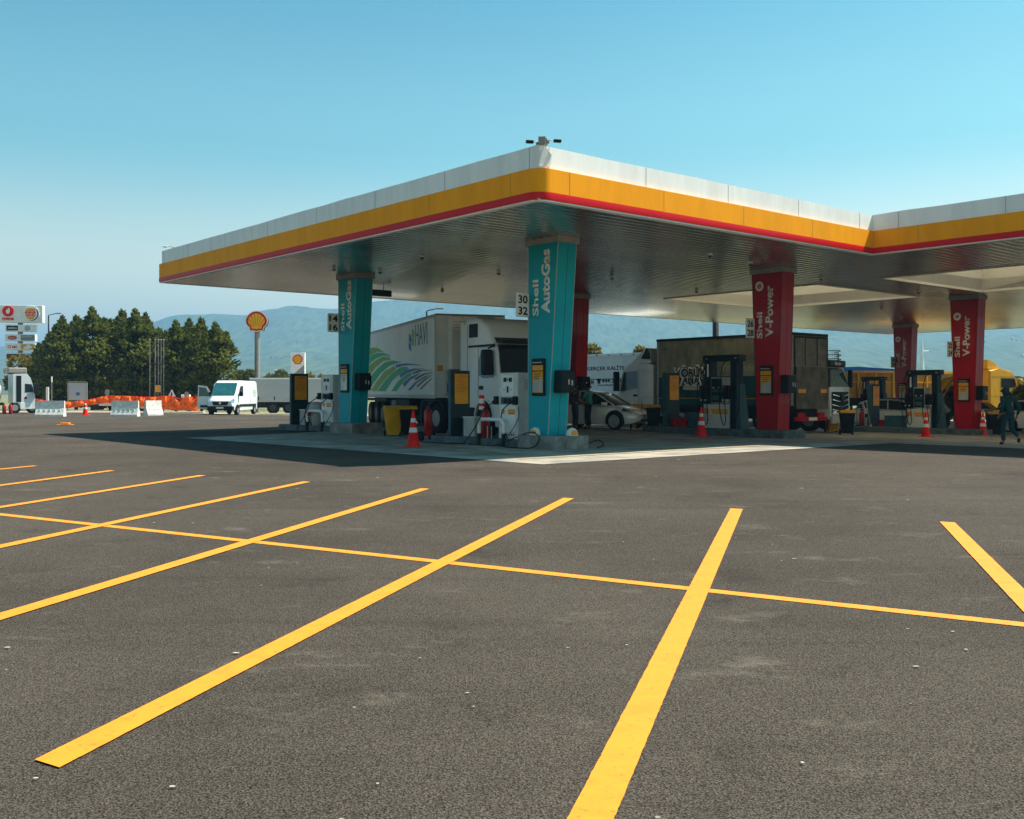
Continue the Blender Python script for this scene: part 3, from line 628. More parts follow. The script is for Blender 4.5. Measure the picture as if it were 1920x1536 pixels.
ebox(14.3, 7.4, .26, 'wide pale teal box on the island left of the striped cone', (.28, .42, .48), 'slate'); ebox(28.6, 7.7, .26, 'dark teal box on the island right of the red bucket', (.28, .42, .48), 'slate')
def extinguisher(loc, label, trolley=True, h=.85, dz=0):
    t = thing('fire_extinguisher', label, 'fire extinguisher', loc+Vector((0, 0, dz)), ROT, 'red fire extinguishers'); z = .16 if trolley else 0
    MB().lathe([(.11, z), (.13, z+.04), (.13, z+h*.72), (.10, z+h*.82), (.04, z+h*.88), (.03, z+h*.95)], seg=18).build('cylinder', 'ext_red', t, True)
    MB().box(-.04, .04, -.1, .06, z+h*.95, z+h, .01).build('valve', 'ink', t); MB().curve([(0, -.06, z+h*.97), (-.12, -.16, z+h*.8), (-.14, -.15, z+h*.4), (-.12, -.1, z+.15)], .014).build('hose', 'hose', t)
    if trolley:
        MB().curve([(-.16, .12, .12), (-.16, .16, .8), (-.16, .1, 1.2), (-.14, -.1, 1.26)], .015).curve([(.16, .12, .12), (.16, .16, .8), (.16, .1, 1.2), (.14, -.1, 1.26)], .015).tube([(-.15, -.05, 1.25), (.15, -.05, 1.25)], .015).build('handle', 'slate', t)
        for s in (-1, 1): MB().lathe([(.10, -.04), (.15, -.035), (.15, .035), (.10, .04)], (s*.21, .1, .15), 'x', 18).build('wheel', 'rubber', t)
    return t
extinguisher(loc2w(3.6, 9.15), 'red wheeled fire extinguisher left of the near totem', True, .95); extinguisher(loc2w(3.9, 6.72), 'red fire extinguisher with white beacon beside the near gas dispenser', False, .95, .2)
bc = thing('warning_beacon', 'small white and red beacon on the extinguisher by the near dispenser', 'beacon', loc2w(3.95, 6.95)+Vector((0, 0, .2)), 0); MB().cyl((0, 0, 0), (0, 0, .8), .02, seg=8).build('stem', 'dark_pole', bc); MB().cyl((0, 0, .8), (0, 0, 1.12), .08, seg=12).build('white_band', 'sign_white', bc); MB().cyl((0, 0, 1.12), (0, 0, 1.22), .083, .07, seg=12).cyl((0, 0, .9), (0, 0, .98), .084, seg=12).build('red_band', 'cone_red', bc)
extinguisher(loc2w(28.9, 9.6), 'dark red fire extinguisher left of the totem in front of the white car', True, .9)
gt = thing('gas_pipework', 'rounded pale tank with red valve left of the rear gas dispenser', 'gas tank', loc2w(4.2, 17.2)+Vector((0, 0, .2)), ROT)
MB().lathe([(.30, 0), (.33, .08), (.33, .62), (.27, .78), (.15, .86), (0, .88)], seg=22).build('tank', 'curtain_grey', gt, True); MB().lathe([(.02, -.05), (.13, -.04), (.13, .05), (.02, .06)], (-.38, -.12, .48), 'x', 12).build('red_valve', 'ext_red', gt); MB().curve([(-.36, -.1, .35), (-.4, -.25, .2), (-.3, -.3, 0)], .02).curve([(-.36, .1, .6), (-.42, .05, .3), (-.35, .1, 0)], .02).build('pipe', 'ink', gt)
def bucket(loc, label):
    t = thing('red_bucket', label, 'bucket', loc, 0, 'red fire buckets on the islands')
    MB().lathe([(.13, 0), (.155, .30), (.165, .31), (.150, .305), (.125, .02)], seg=16).build('pail', 'ext_red', t, True); MB().curve([(-.15, 0, .3), (0, -.06, .2), (.15, 0, .3)], .008).build('bail', 'dark_pole', t); return t
bb = bucket(loc2w(13.9, 8.15)+Vector((0, 0, .26)), 'left one of two red buckets below the totem by the tarp-sided lorry'); copy_tree(bb, loc2w(13.9, 7.75)+Vector((0, 0, .26)), 0, 'right one of two red buckets below the totem by the tarp-sided lorry'); copy_tree(bb, loc2w(28.4, 8.3)+Vector((0, 0, .26)), 0, 'red bucket beside the broom in front of the white car')
br = thing('broom', 'broom with pale handle leaning against the right-hand totem', 'broom', loc2w(28.0, 8.6)+Vector((0, 0, .05)), ROT); MB().tube([(0, 0, .1), (.05, .25, 1.35)], .016).build('handle', 'pale_grey', br); MB().hexa([(-.1, -.06, 0), (.1, -.06, 0), (.1, .06, 0), (-.1, .06, 0), (-.04, -.03, .3), (.04, -.03, .3), (.04, .03, .3), (-.04, .03, .3)]).build('bristles', 'outline_cream', br)
# ------------------------------------------------------------------ fuel dispensers
def fuel_pump(lx, ly, label):
    t = thing('fuel_dispenser', label, 'fuel dispenser', loc2w(lx, ly)+Vector((0, 0, .26)), ROT, 'dark framed multi-hose fuel dispensers')
    A, B = (0, -1, 0), (0, 0, 1); X = -.27
    MB().box(-.22, .22, -1.0, .56, 2.34, 2.56, .02).build('top_beam', 'dark_frame', t); multiflat([rect(-.42, -.34, 2.42, 2.45), rect(.82, .92, 2.42, 2.45)], (-.222, 0, 0), A, B, 'pale_grey', t, 'beam_mark', .004)
    for y in (-.76, .36): MB().box(-.2, .2, y-.13, y+.13, .0, 2.339, .02).build('post', 'dark_frame', t)
    MB().box(-.255, .255, -.60, .50, 0, .84, .015).build('cabinet', 'dispenser_white', t)
    flat([(-.18, .68), (.58, .68), (.58, .52), (-.10, .52)], (X+.012, 0, 0), A, B, 'orange_print', t, 'orange_stripe', .005); flat([(-.10, .52), (.58, .52), (.58, .50), (-.08, .50)], (X+.012, 0, 0), A, B, 'orange_text', t, 'red_stripe', .005)
    flat(disc(-.36, .60, .10), (X+.012, 0, 0), A, B, 'orange_text', t, 'round_logo', .006); flat(disc(-.36, .60, .065), (X+.005, 0, 0), A, B, 'orange_print', t, 'round_logo', .006)
    MB().box(-.24, .24, -.34, .18, .86, 1.78, .015).build('head', 'pale_grey', t); flat(rect(-.15, .31, .90, 1.74), (-.242, 0, 0), A, B, 'dark_frame', t, 'display_panel', .01); multiflat([rect(-.10, .26, 1.25, 1.36), rect(-.10, .24, .98, 1.15)], (-.253, 0, 0), A, B, 'slate', t, 'display', .004); multiflat([rect(-.08, -.02, 1.40, 1.44), rect(.16, .22, 1.40, 1.44)], (-.253, 0, 0), A, B, 'letter_white', t, 'price_digits', .005)
    for y in (.28, .47, -.48, -.72):
        h = MB().box(-.34, -.15, y-.08, y+.08, 1.02, 1.50, .015).build('nozzle_holster', 'ink', t); MB().tube([(-.36, y, 1.42), (-.40, y, 1.10), (-.37, y, .92)], .028).box(-.42, -.34, y-.03, y+.03, 1.1, 1.28, .01).build('nozzle', 'black_plastic', h); MB().box(-.345, -.342, y-.03, y+.03, 1.42, 1.46).build('grade_label', 'ext_red', h); MB().lathe([(.0, -.44), (.028, -.43), (.028, -.41)], (0, y, .98), 'x', 8).build('nozzle_tip', 'letter_white', h)
    for y, sgn in ((.47, 1), (.28, 1), (-.50, 1), (-.95, -1)):
        MB().curve([(-.18, y+.02*sgn, 2.34), (-.28, y+.12*sgn, 2.2), (-.36, y+.20*sgn, 1.5), (-.38, y+.18*sgn, .7), (-.38, y+.04, .15), (-.38, y-.08, .3), (-.38, y-.03, .95)], .017).build('hose', 'hose', t)
    MB().hexa([(-.24, -1.12, 0), (.24, -1.12, 0), (.24, -.90, 0), (-.24, -.90, 0), (-.17, -.98, 1.55), (.17, -.98, 1.55), (.17, -.90, 1.55), (-.17, -.90, 1.55)]).build('end_cover', 'slate', t)
    MB().box(-.225, -.2, .30, .36, 1.8, 2.25).build('side_label', 'letter_white', t)
    return t
fp = fuel_pump(14.1, 6.3, 'dark framed fuel dispenser left of the front red pillar'); copy_tree(fp, loc2w(28.5, 6.5)+Vector((0, 0, .26)), ROT, 'dark framed fuel dispenser left of the right-hand red pillar'); copy_tree(fp, loc2w(43.9, 17.9)+Vector((0, 0, .26)), ROT, 'small far fuel dispenser in front of the yellow trailer')
# ------------------------------------------------------------------ cones and bins
def cone(loc, label, h=1.0):
    t = thing('traffic_cone', label, 'traffic cone', loc, 0, 'red and white traffic cones')
    MB().box(-.24, .24, -.24, .24, 0, .035, .01).build('base', 'cone_red', t)
    r = lambda z: .175-.145*(z-.035)/(h-.035)
    MB().lathe([(r(.035), .035), (r(h), h), (0, h+.005)], seg=22).build('cone_body', 'cone_red', t, True)
    for a, b in ((.40, .53), (.68, .79)): MB().lathe([(r(a*h)+.003, a*h), (r(b*h)+.003, b*h)], seg=22, cap=False).build('white_band', 'cone_white', t, True)
    return t
c1 = cone(at(775, 28.1), 'tall red cone with white bands beside the yellow bin'); copy_tree(c1, at(1315, 34.2), 0, 'red and white cone in front of the framed dispenser by the front red pillar'); copy_tree(c1, at(1736, 39.9), 0, 'red and white cone left of the right-hand red pillar'); copy_tree(c1, at(1843, 42.5), 0, 'red and white cone just right of the right-hand red pillar')
copy_tree(c1, Vector((*gp(160, 778)[:2], 0)), 0, 'small far cone between the white barriers by the orange netting')
def wheelie(loc, rz, body, lid, label, logo=False, open_lid=False):
    t = thing('wheelie_bin', label, 'wheelie bin', loc, rz, 'wheelie bins beside the pumps')
    MB().hexa([(-.20, -.20, .07), (.20, -.20, .07), (.20, .2, .07), (-.20, .2, .07), (-.28, -.30, .9), (.28, -.30, .9), (.28, .30, .9), (-.28, .30, .9)]).build('tub', body, t)
    MB().box(-.30, .30, -.32, .34, .901, .935, .012).poly([(-.29, -.3, .936), (-.29, .32, .936), (-.29, .30, .99), (-.29, 0, 1.02), (-.29, -.25, .97)], (.58, 0, 0)).build('lid', lid, t)
    MB().tube([(-.22, .38, .88), (.22, .38, .88)], .018).build('handle', body, t)
    for s in (-1, 1): MB().lathe([(.06, -.03), (.11, -.028), (.11, .028), (.06, .03)], (s*.25, .2, .11), 'x', 16).build('wheel', 'rubber', t)
    if logo: flat(rect(-.18, .20, .55, .73), (0, -.263, 0), (1, 0, 0), (0, .12, 1), 'pale_grey', t, 'white_sticker', .01); flat(disc(-.10, .64, .06, 14, .05), (0, -.273, 0), (1, 0, 0), (0, .12, 1), 'blue_print', t, 'blue_mark', .004)
    return t
wy = wheelie(at(737, 33.4), R(15), 'bin_yellow', 'bin_yellow', 'yellow wheelie bin beside the black one, left of the large lorry wheel'); wb = wheelie(at(765, 33.2), R(10), 'bin_black', 'bin_yellow', 'black wheelie bin with yellow lid behind the tall cone')
wl = wheelie(at(1225, 38.0), R(-8), 'bin_black', 'bin_yellow', 'black wheelie bin with yellow lid and white sticker by the silver car', True)
copy_tree(wy, at(1195, 39.5), R(-5), 'yellow wheelie bin in front of the silver car bonnet'); copy_tree(wy, at(1560, 46.0), R(0), 'yellow wheelie bin behind the front red pillar, by the lorry grille'); copy_tree(wl, at(1588, 41.5), R(-10), 'black stickered wheelie bin below the lorry grille'); copy_tree(wl, at(1864, 43.0), R(-8), 'black stickered wheelie bin under the yellow truck cab')
sq = thing('squeegee', 'black long-handled squeegee in a slate pail against the yellow bin', 'squeegee', at(1203, 38.6)); MB().cyl((0, 0, .35), (.02, .05, 1.2), .014, seg=6).build('handle', 'ink', sq); MB().lathe([(.12, .3), (.15, .55), (.0, .54)], seg=14).build('pail', 'slate', sq)
# ------------------------------------------------------------------ vehicles
def wheel(parent, x, y, r=.5, w=.28, rim='rim_silver', side=1, sm=.52):
    t = MB().lathe([(r*.6, -w/2), (r*.93, -w/2), (r, -w/2+.04), (r, w/2-.04), (r*.93, w/2), (r*.6, w/2)], (x, y, r), 'y', 28).build('wheel', 'rubber', parent, True)
    rr = r*sm; e = side*w/2
    MB().lathe([(rr*1.04, e*1.02), (rr, e*.9), (rr*.72, e*.55), (rr*.45, e*.5), (rr*.42, e*.95), (0, e*.97)], (x, y, r), 'y', 20).build('rim', rim, t, True)
    h = MB()
    for k in range(8):
        a = k*math.pi/4; h.lathe([(.0, e*.60), (rr*.15, e*.60), (rr*.15, e*.70)], (x+rr*.62*math.cos(a), y, r+rr*.62*math.sin(a)), 'y', 6)
    h.build('rim_holes', 'ink', t); return t
def orient(parent, o_loc, rz):
    e = bpy.data.objects.new('pivot', None); return e
# --- the large articulated lorry (trailer side seen, cab turned towards the camera)
tr_dir = Vector((.333, -.943, 0)).normalized()
fr = at(817, 35.0); tz = fr.z
hv = thing('articulated_lorry', 'white articulated lorry with green field stripes on its trailer, between the teal pillars', 'lorry', fr, math.atan2(tr_dir.y, tr_dir.x))
# local: origin = front near corner of the trailer side, +x forward, +y to the right in the picture (truck's left)
L_ = 13.0
MB().box(-L_, 0, 0, 2.55, 1.22, 4.1, .03).build('trailer_box', 'trailer_white', hv)
MB().box(-L_, .01, -.012, 0, 1.20, 1.33).box(-L_, .01, -.012, 0, 4.03, 4.11).box(-.14, .012, -.012, 0, 1.33, 4.03).build('edge_rail', 'pale_grey', hv)
MB().box(-L_, .02, .02, 2.53, 4.11, 4.15).build('roof_cap', 'mid_grey', hv)
MB().box(.004, .40, .42, 2.10, 2.2, 4.05, .05).build('cooling_unit', 'dispenser_white', hv); mb = MB()
for k in range(7): mb.box(.40, .408, .5, 1.35, 3.25+k*.1, 3.262+k*.1)
mb.build('cooling_unit_slats', 'mid_grey', hv); MB().box(.402, .41, 1.38, 2.0, 3.1, 4.02).build('cooling_grille', 'ink', hv)
MB().box(.004, .20, .3, 2.2, 1.35, 2.19, .02).build('front_bulkhead', 'pale_grey', hv); MB().box(.202, .21, .35, .95, 1.42, 1.72).build('blue_plate', 'blue_print', hv); txt('TIR', (.212, .42, 1.46), (0, 1, 0), (0, 0, 1), .46, .2, 'letter_white', hv)
MB().box(.005, .012, .06, .25, 2.15, 2.35).build('small_notice', 'ochre_body', hv)
MB().box(-L_+.3, -.5, .5, 2.0, .85, 1.19).build('chassis', 'chassis', hv); MB().box(-6.5, -4.2, .08, .5, .5, 1.15, .03).build('side_locker', 'chassis', hv); MB().box(-7.4, -6.6, .1, .45, .55, 1.1).build('pallet_box', 'slate', hv)
for x in (-11.4, -10.1, -8.8):
    wheel(hv, x, .17, .5, .3, side=-1, rim='rim_dark'); wheel(hv, x, 2.38, .5, .3)
MB().box(-12.2, -8.1, .03, .06, 1.06, 1.18).build('mudguard', 'chassis', hv)
def fside(px, py):      # the point of the trailer side under a given spot of the artwork
    u0, v0 = px-CX, HZ-py; n = Vector((-tr_dir.y, tr_dir.x, 0)); r = Vector((u0/F, 1, v0/F)); k = fr.dot(n)/r.dot(n) if False else (Vector((fr.x, fr.y, 0)).dot(n))/(Vector((r.x, r.y, 0)).dot(n)); p = r*k
    return ((Vector((p.x, p.y, 0))-Vector((fr.x, fr.y, 0))).dot(tr_dir), p.z+EYE-tz)
Z4 = lambda q: [fside(680+a/4.8, 540+b/4.8) for a, b in q]
GR = {'havi_olive': [[(60, 545), (90, 535), (140, 542), (190, 577), (130, 575), (85, 597), (60, 615)], [(60, 700), (75, 688), (120, 650), (180, 618), (240, 620), (252, 650), (190, 655), (120, 710), (72, 775), (60, 790)], [(74, 925), (130, 840), (200, 750), (290, 700), (300, 730), (230, 790), (170, 860), (125, 930)]],
 'havi_green': [[(60, 625), (80, 605), (130, 585), (190, 585), (255, 612), (180, 610), (120, 635), (75, 672), (60, 685)], [(60, 810), (72, 795), (140, 720), (200, 670), (270, 653), (355, 667), (300, 680), (240, 700), (160, 770), (90, 870), (60, 915)], [(135, 930), (190, 850), (260, 770), (340, 715), (400, 708), (410, 728), (340, 770), (270, 830), (205, 930)], [(255, 930), (320, 840), (400, 775), (437, 762), (442, 782), (370, 840), (305, 930)]],
 'havi_blue': [[(295, 690), (390, 678), (470, 685), (550, 700), (450, 695), (370, 700), (305, 720)], [(330, 780), (400, 735), (470, 725), (570, 727), (480, 740), (400, 770), (345, 810)], [(360, 858), (430, 800), (500, 772), (530, 765), (430, 830), (375, 893)], [(405, 920), (470, 850), (560, 795), (628, 768), (570, 805), (490, 855), (435, 920)]],
 'havi_dark': [[(440, 768), (500, 740), (628, 737), (628, 742), (540, 748), (455, 778)], [(465, 815), (540, 772), (628, 755), (628, 763), (560, 782), (480, 832)], [(485, 880), (560, 818), (628, 780), (628, 787), (570, 828), (495, 893)], [(510, 915), (560, 862), (628, 806), (628, 814), (580, 862), (527, 915)]]}
for k, v in GR.items(): multiflat([Z4(q) for q in v], (0, -.001, 0), (1, 0, 0), (0, 0, 1), k, hv, 'side_stripes', .006)
multiflat([Z4(q) for q in ([(418, 410), (438, 432), (438, 500), (415, 478)], [(415, 488), (438, 508), (436, 572), (415, 545)])], (0, -.001, 0), (1, 0, 0), (0, 0, 1), 'havi_blue', hv, 'logo_mark', .006)
multiflat([Z4(q) for q in ([(443, 368), (466, 385), (464, 455), (443, 432)], [(443, 440), (463, 460), (462, 527), (441, 505)])], (0, -.001, 0), (1, 0, 0), (0, 0, 1), 'havi_olive', hv, 'logo_mark', .006)
a0, a1 = fside(680+475/4.8, 649), fside(680+582/4.8, 617); txt('HAVI', (a0[0], -.001, a0[1]+.0), (1, 0, 0), (0, 0, 1), a1[0]-a0[0], .80, 'havi_dark', hv, bold=.0)
# dirt-free tractor cab, turned; built as parts of the lorry in a rotated frame
cabdir = Vector((.53, -.848, 0)).normalized()
cr = at(868, 33.2, 0); cr.z = tz     # rear left-hand (picture) lower corner of the cab
class Frame:
    def __init__(s, o, d, par): s.M = (Matrix.Translation(o) @ Matrix.Rotation(math.atan2(d.y, d.x), 4, 'Z')); s.par = par; s.L = (Matrix.Translation(par.location) @ Matrix.Rotation(par.rotation_euler[2], 4, 'Z')).inverted() @ s.M
    def place(s, ob): ob.matrix_local = s.L; return ob
fc = Frame(cr, cabdir, hv)
def cabshape(mb, W, prof_bottom, prof):   # side outline extruded across the width with a rounded front
    mb.poly([(x, 0, z) for x, z in prof], (0, W, 0))
Wc = 2.48
cb = MB().poly([(0, 0, .95), (0, 0, 3.60), (.25, 0, 3.82), (1.0, 0, 3.80), (1.55, 0, 3.55), (1.98, 0, 2.95), (2.12, 0, 2.62), (2.30, 0, 1.75), (2.32, 0, .60), (1.98, 0, .55), (1.90, 0, .92), (1.66, 0, 1.16), (1.35, 0, 1.24), (1.05, 0, 1.16), (.82, 0, .92)], (0, Wc, 0))
es = [e for e in cb.bm.edges if abs(e.verts[0].co.y-e.verts[1].co.y) < .01 and max(e.verts[0].co.z, e.verts[1].co.z) > 1.4 and (max(e.verts[0].co.x, e.verts[1].co.x) > .1)]
bmesh.ops.bevel(cb.bm, geom=es, offset=.10, segments=3, affect='EDGES', profile=.6)
cabo = fc.place(cb.build('cab', 'truck_white', hv, True))
def cpart(mb, name, m, smooth=False): 
    o = mb.build(name, m, cabo, smooth); return o
s_ = -.004
cpart(MB().poly([(1.05, s_, 2.42), (1.06, s_, 1.95), (1.35, s_, 1.86), (1.95, s_, 1.88), (1.98, s_, 2.1), (1.86, s_, 2.72), (1.2, s_, 2.74)], (0, -.012, 0)), 'side_window', 'glass_teal')
cpart(MB().poly([(2.02, .12, 2.90), (2.02, Wc-.12, 2.90), (2.335, Wc-.06, 1.82), (2.335, .06, 1.82)], (.02, 0, .01)), 'windscreen', 'glass_dark')
cpart(MB().box(.42, .98, -.012, -.004, 3.18, 3.62, .0), 'upper_window', 'ink'); cpart(MB().box(.38, 2.05, -.014, -.002, 2.86, 2.93), 'roof_gutter', 'ink')
cpart(MB().box(1.0, 1.012, -.010, -.001, 1.25, 2.85).box(1.0, 2.1, -.010, -.001, 2.838, 2.85).box(.3, .312, -.010, -.001, 1.0, 3.6), 'door_gap', 'mid_grey'); cpart(MB().box(1.08, 1.32, -.03, -.004, 1.50, 1.62, .01), 'door_handle', 'ink')
cpart(MB().box(1.75, 2.05, -.36, -.08, 1.95, 2.75, .05).curve([(1.95, -.2, 2.78), (2.0, -.05, 2.85), (1.95, .02, 2.85)], .03), 'mirror', 'ink', True)
cpart(MB().poly([(1.85, .1, 3.14), (2.28, .1, 3.02), (2.3, .1, 2.93), (1.95, .1, 2.98)], (0, Wc-.2, 0)), 'sun_visor', 'ink')
cpart(MB().box(2.325, 2.36, .25, Wc-.25, .85, 1.70, .02), 'grille', 'chassis'); cpart(MB().box(2.0, 2.42, 0, Wc, .32, .62, .06), 'bumper', 'truck_white'); mb = MB()
for y in (.08, Wc-.38): mb.box(2.36, 2.43, y, y+.30, .63, .82, .03)
cpart(mb, 'headlight', 'chrome'); cpart(MB().poly([(1.36+.60*math.cos(R(t)), -.02, .62+.60*math.sin(R(t))) for t in range(-5, 186, 10)]+[(1.36+.54*math.cos(R(t)), -.02, .62+.54*math.sin(R(t))) for t in range(185, -6, -10)], (0, .3, 0)), 'wheel_arch', 'truck_white')
cpart(MB().box(-1.9, -.15, .25, Wc-.25, .6, 1.0).box(-.1, 1.0, .1, .7, .45, .92, .03), 'tractor_chassis', 'chassis')
cpart(MB().lathe([(.30, -1.1), (.33, -1.07), (.33, -.1), (.30, -.07)], (0, .42, .78), 'x', 18), 'fuel_tank', 'rim_silver', True)
cpart(MB().box(-.25, -.02, .05, .10, 1.3, 3.7).box(-.25, -.02, Wc-.1, Wc-.05, 1.3, 3.7), 'side_deflector', 'truck_white')
for x, r_ in ((1.36, .52), (-1.9, .52)):
    for y, sd in ((.15, -1), (Wc-.15, 1)): fc.place(wheel(hv, x, y, r_, .30, side=sd))
cpart(MB().poly([(-1.9+.64*math.cos(R(t)), .0, .55+.62*math.sin(R(t))) for t in range(0, 181, 12)]+[(-1.9+.58*math.cos(R(t)), .0, .55+.56*math.sin(R(t))) for t in range(180, -1, -12)], (0, .5, 0)), 'mudguard', 'chassis')
# --- box lorry with khaki and teal tarp, seen from its rear left
ydir = Vector((-VY, VX, 0)); rc = at(1487, 41.5, 0); rc.z = -.12
yk = thing('box_lorry', 'grimy khaki and teal curtain-sided lorry with a tail lift and a white cab', 'lorry', rc, math.atan2(ydir.y, ydir.x))
# local: +x forward (away left), +y = -v (towards camera-left side visible), origin rear corner; body y from -2.5 to 0
MB().box(0, 7.4, -2.5, 0, 2.35, 4.0, .0).build('upper_curtain', 'khaki_tarp', yk); MB().box(0, 7.4, -2.5, 0, 1.10, 2.349).build('lower_curtain', 'teal_tarp', yk)
MB().box(-.02, 7.42, -2.53, .03, 4.001, 4.12).build('roof_rail', 'chassis', yk); MB().box(-.02, 7.42, -2.52, .02, .98, 1.099).build('floor_rail', 'chassis', yk); MB().box(-.015, .10, .001, .015, 1.1, 4.0).build('corner_post', 'pale_grey', yk); MB().box(7.3, 7.41, .001, .015, 1.1, 4.0).build('corner_post', 'pale_grey', yk)
MB().box(.1, 7.3, .001, .008, 1.36, 1.40).build('orange_line', 'ochre_body', yk)
MB().box(-.03, -.001, -2.45, -.05, 2.75, 3.9).build('rear_door', 'grey_steel', yk); MB().box(-.04, -.03, -1.72, -1.66, 2.75, 3.9).box(-.04, -.03, -.85, -.79, 2.75, 3.9).box(-.045, -.03, -2.48, -.02, 3.9, 3.98).box(-.045, -.03, -.10, -.02, 1.1, 3.9).box(-.045, -.03, -2.48, -2.40, 1.1, 3.9).build('door_bar', 'chassis', yk)
MB().box(-.10, -.035, -2.42, -.12, .95, 2.72, .02).build('tail_lift', 'tail_lift', yk); MB().box(-.108, -.10, -2.3, -1.85, 1.62, 1.78).box(-.108, -.10, -.75, -.25, 1.62, 1.78).build('reflector', 'orange_print', yk)
MB().box(-.08, .05, -2.4, -.1, .45, .62, .02).build('rear_bumper', 'vred', yk); MB().box(-.06, .03, -2.2, -1.7, .62, .80).box(-.06, .03, -.8, -.3, .62, .80).build('tail_light', 'ext_red', yk); MB().box(-.09, -.085, -1.6, -1.0, .47, .6).build('number_plate', 'letter_white', yk)
MB().box(.1, 9.4, -1.9, -.6, .6, .97).build('chassis', 'chassis', yk)
for x in (1.6, 8.9):
    wheel(yk, x, -.18, .48, .3, side=1); wheel(yk, x, -2.32, .48, .3, side=-1)
MB().box(2.6, 6.5, -.1, -.05, .55, .72).build('side_guard', 'pale_grey', yk)
cbx = MB().poly([(7.65, 0, .55), (7.65, 0, 2.95), (8.0, 0, 3.02), (9.2, 0, 3.0), (9.55, 0, 2.75), (9.85, 0, 1.8), (9.88, 0, .45), (9.45, 0, .45), (9.3, 0, .95), (8.9, 0, 1.1), (8.5, 0, .95), (8.3, 0, .5)], (0, -2.4, 0)); yc_ = cbx.build('cab', 'truck_white', yk)
MB().poly([(8.65, .004, 1.85), (9.72, .004, 1.7), (9.50, .004, 2.62), (8.65, .004, 2.68)], (0, .012, 0)).build('side_window', 'glass_teal', yc_); MB().box(8.55, 8.562, .002, .010, .95, 2.8).box(7.8, 8.4, .002, .008, 1.4, 1.412).box(7.8, 8.4, .002, .008, 2.65, 2.662).build('door_gap', 'mid_grey', yc_); MB().box(8.65, 8.9, .004, .03, 1.45, 1.55, .01).build('door_handle', 'ink', yc_)
MB().box(9.7, 9.9, .1, .38, 1.7, 2.65, .04).build('mirror', 'ink', yc_); MB().poly([(9.2, -.1, 3.005), (8.2, -.1, 3.75), (7.9, -.1, 3.55), (7.9, -.1, 3.04)], (0, -2.2, 0)).build('roof_deflector', 'truck_white', yc_); MB().poly([(8.15, -.09, 3.74), (7.92, -.09, 3.5), (7.92, -.09, 3.2), (8.5, -.09, 3.25)], (0, .012, 0)).build('deflector_gap', 'ink', yc_)
MB().poly([(9.58, -.15, 2.72), (9.58, -2.25, 2.72), (9.85, -2.25, 1.85), (9.85, -.15, 1.85)], (.015, 0, .01)).build('windscreen', 'glass_dark', yc_)
def yside(px, py):
    n = Vector((-ydir.y, ydir.x, 0)); r = Vector(((px-CX)/F, 1, 0)); k = Vector((rc.x, rc.y, 0)).dot(n)/r.dot(n); p = r*k
    return ((p-Vector((rc.x, rc.y, 0))).dot(ydir), EYE+(HZ-py)/F*p.y-rc.z)
AX, BX = (-1, 0, 0), (0, 0, 1)
def ytext(s, x0, x1, ytop, ybot, m, bold, lift, name='lettering', shear=0):
    a, b = yside(x0, ybot), yside(x1, ytop); W = a[0]-b[0]; H = (ybot-ytop)/F*(rc.y+(a[0]+b[0])/2*ydir.y)
    return txt(s, (a[0], .001+lift, a[1]), AX, BX, W, H, m, yk, name, bold, .004, shear=shear)
ytext('YÖRÜK', 1262, 1329, 684, 712, 'letter_white', .045, 0, 'lettering_outline'); ytext('ANA', 1274, 1317, 705, 724, 'letter_white', .05, .0005, 'lettering_outline')
ytext('YÖRÜK', 1266, 1325, 688, 708, 'ink', .022, .006); ytext('ANA', 1279, 1312, 708, 720, 'ink', .025, .006)
q0, q1 = yside(1281, 731), yside(1311, 722); flat([(-q0[0], q0[1]), (-q1[0], q0[1]-.02), (-q1[0], q1[1]), (-q0[0], q1[1])], (0, .001, 0), AX, BX, 'outline_cream', yk, 'lettering_scroll', .004)
ytext('ti', 1393, 1405, 664, 675, 'ochre_body', 0, 0, shear=.25); ytext('Yöresinde', 1354, 1414, 683, 697, 'outline_cream', 0, 0, shear=.25)
ytext('TARIM', 1240, 1250, 653, 657, 'teal_tarp', 0, 0, 'small_lettering')
# --- dark lorry facing the camera beside it
mdir = Vector((VY, -VX, 0)); mc = at(1574, 45.0, 0); mc.z = -.2
mz = thing('cab_lorry', 'white lorry with chrome grille and roof rack facing the camera, beside the tail lift', 'lorry', mc, math.atan2(mdir.y, mdir.x)+R(12))
# local: +x forward, y across -1.25..1.25, front at x=0
cb = MB().poly([(-2.1, -1.22, .9), (-2.1, -1.22, 3.05), (-.55, -1.22, 3.1), (-.28, -1.22, 2.85), (0, -1.22, 1.95), (.03, -1.22, .55), (-.5, -1.22, .5), (-.7, -1.22, .9)], (0, 2.44, 0)).build('cab', 'truck_white', mz)
MB().poly([(-.27, -1.08, 2.80), (-.27, 1.08, 2.80), (.012, 1.12, 1.98), (.012, -1.12, 1.98)], (.015, 0, .01)).build('windscreen', 'glass_teal', cb); MB().box(-.9, -.05, -1.0, 1.0, 2.86, 3.16, .08).build('sun_visor', 'ink', cb); txt('Bedri', (-.045, -.4, 2.93), (0, 1, 0), (0, 0, 1), .7, .14, 'letter_white', cb)
mb = MB()
for k, (z, w2) in enumerate(((1.55, .95), (1.33, .98), (1.11, 1.0), (.90, .98))): mb.poly([(.04, -w2, z+.06), (.10, 0, z-.04), (.04, w2, z+.06), (.04, w2, z+.10), (.12, 0, z+.03), (.04, -w2, z+.10)], (.03, 0, 0))
mb.build('chrome_grille', 'chrome', cb); MB().box(.031, .05, -1.0, 1.0, .85, 1.75).build('grille_backing', 'chassis', cb)
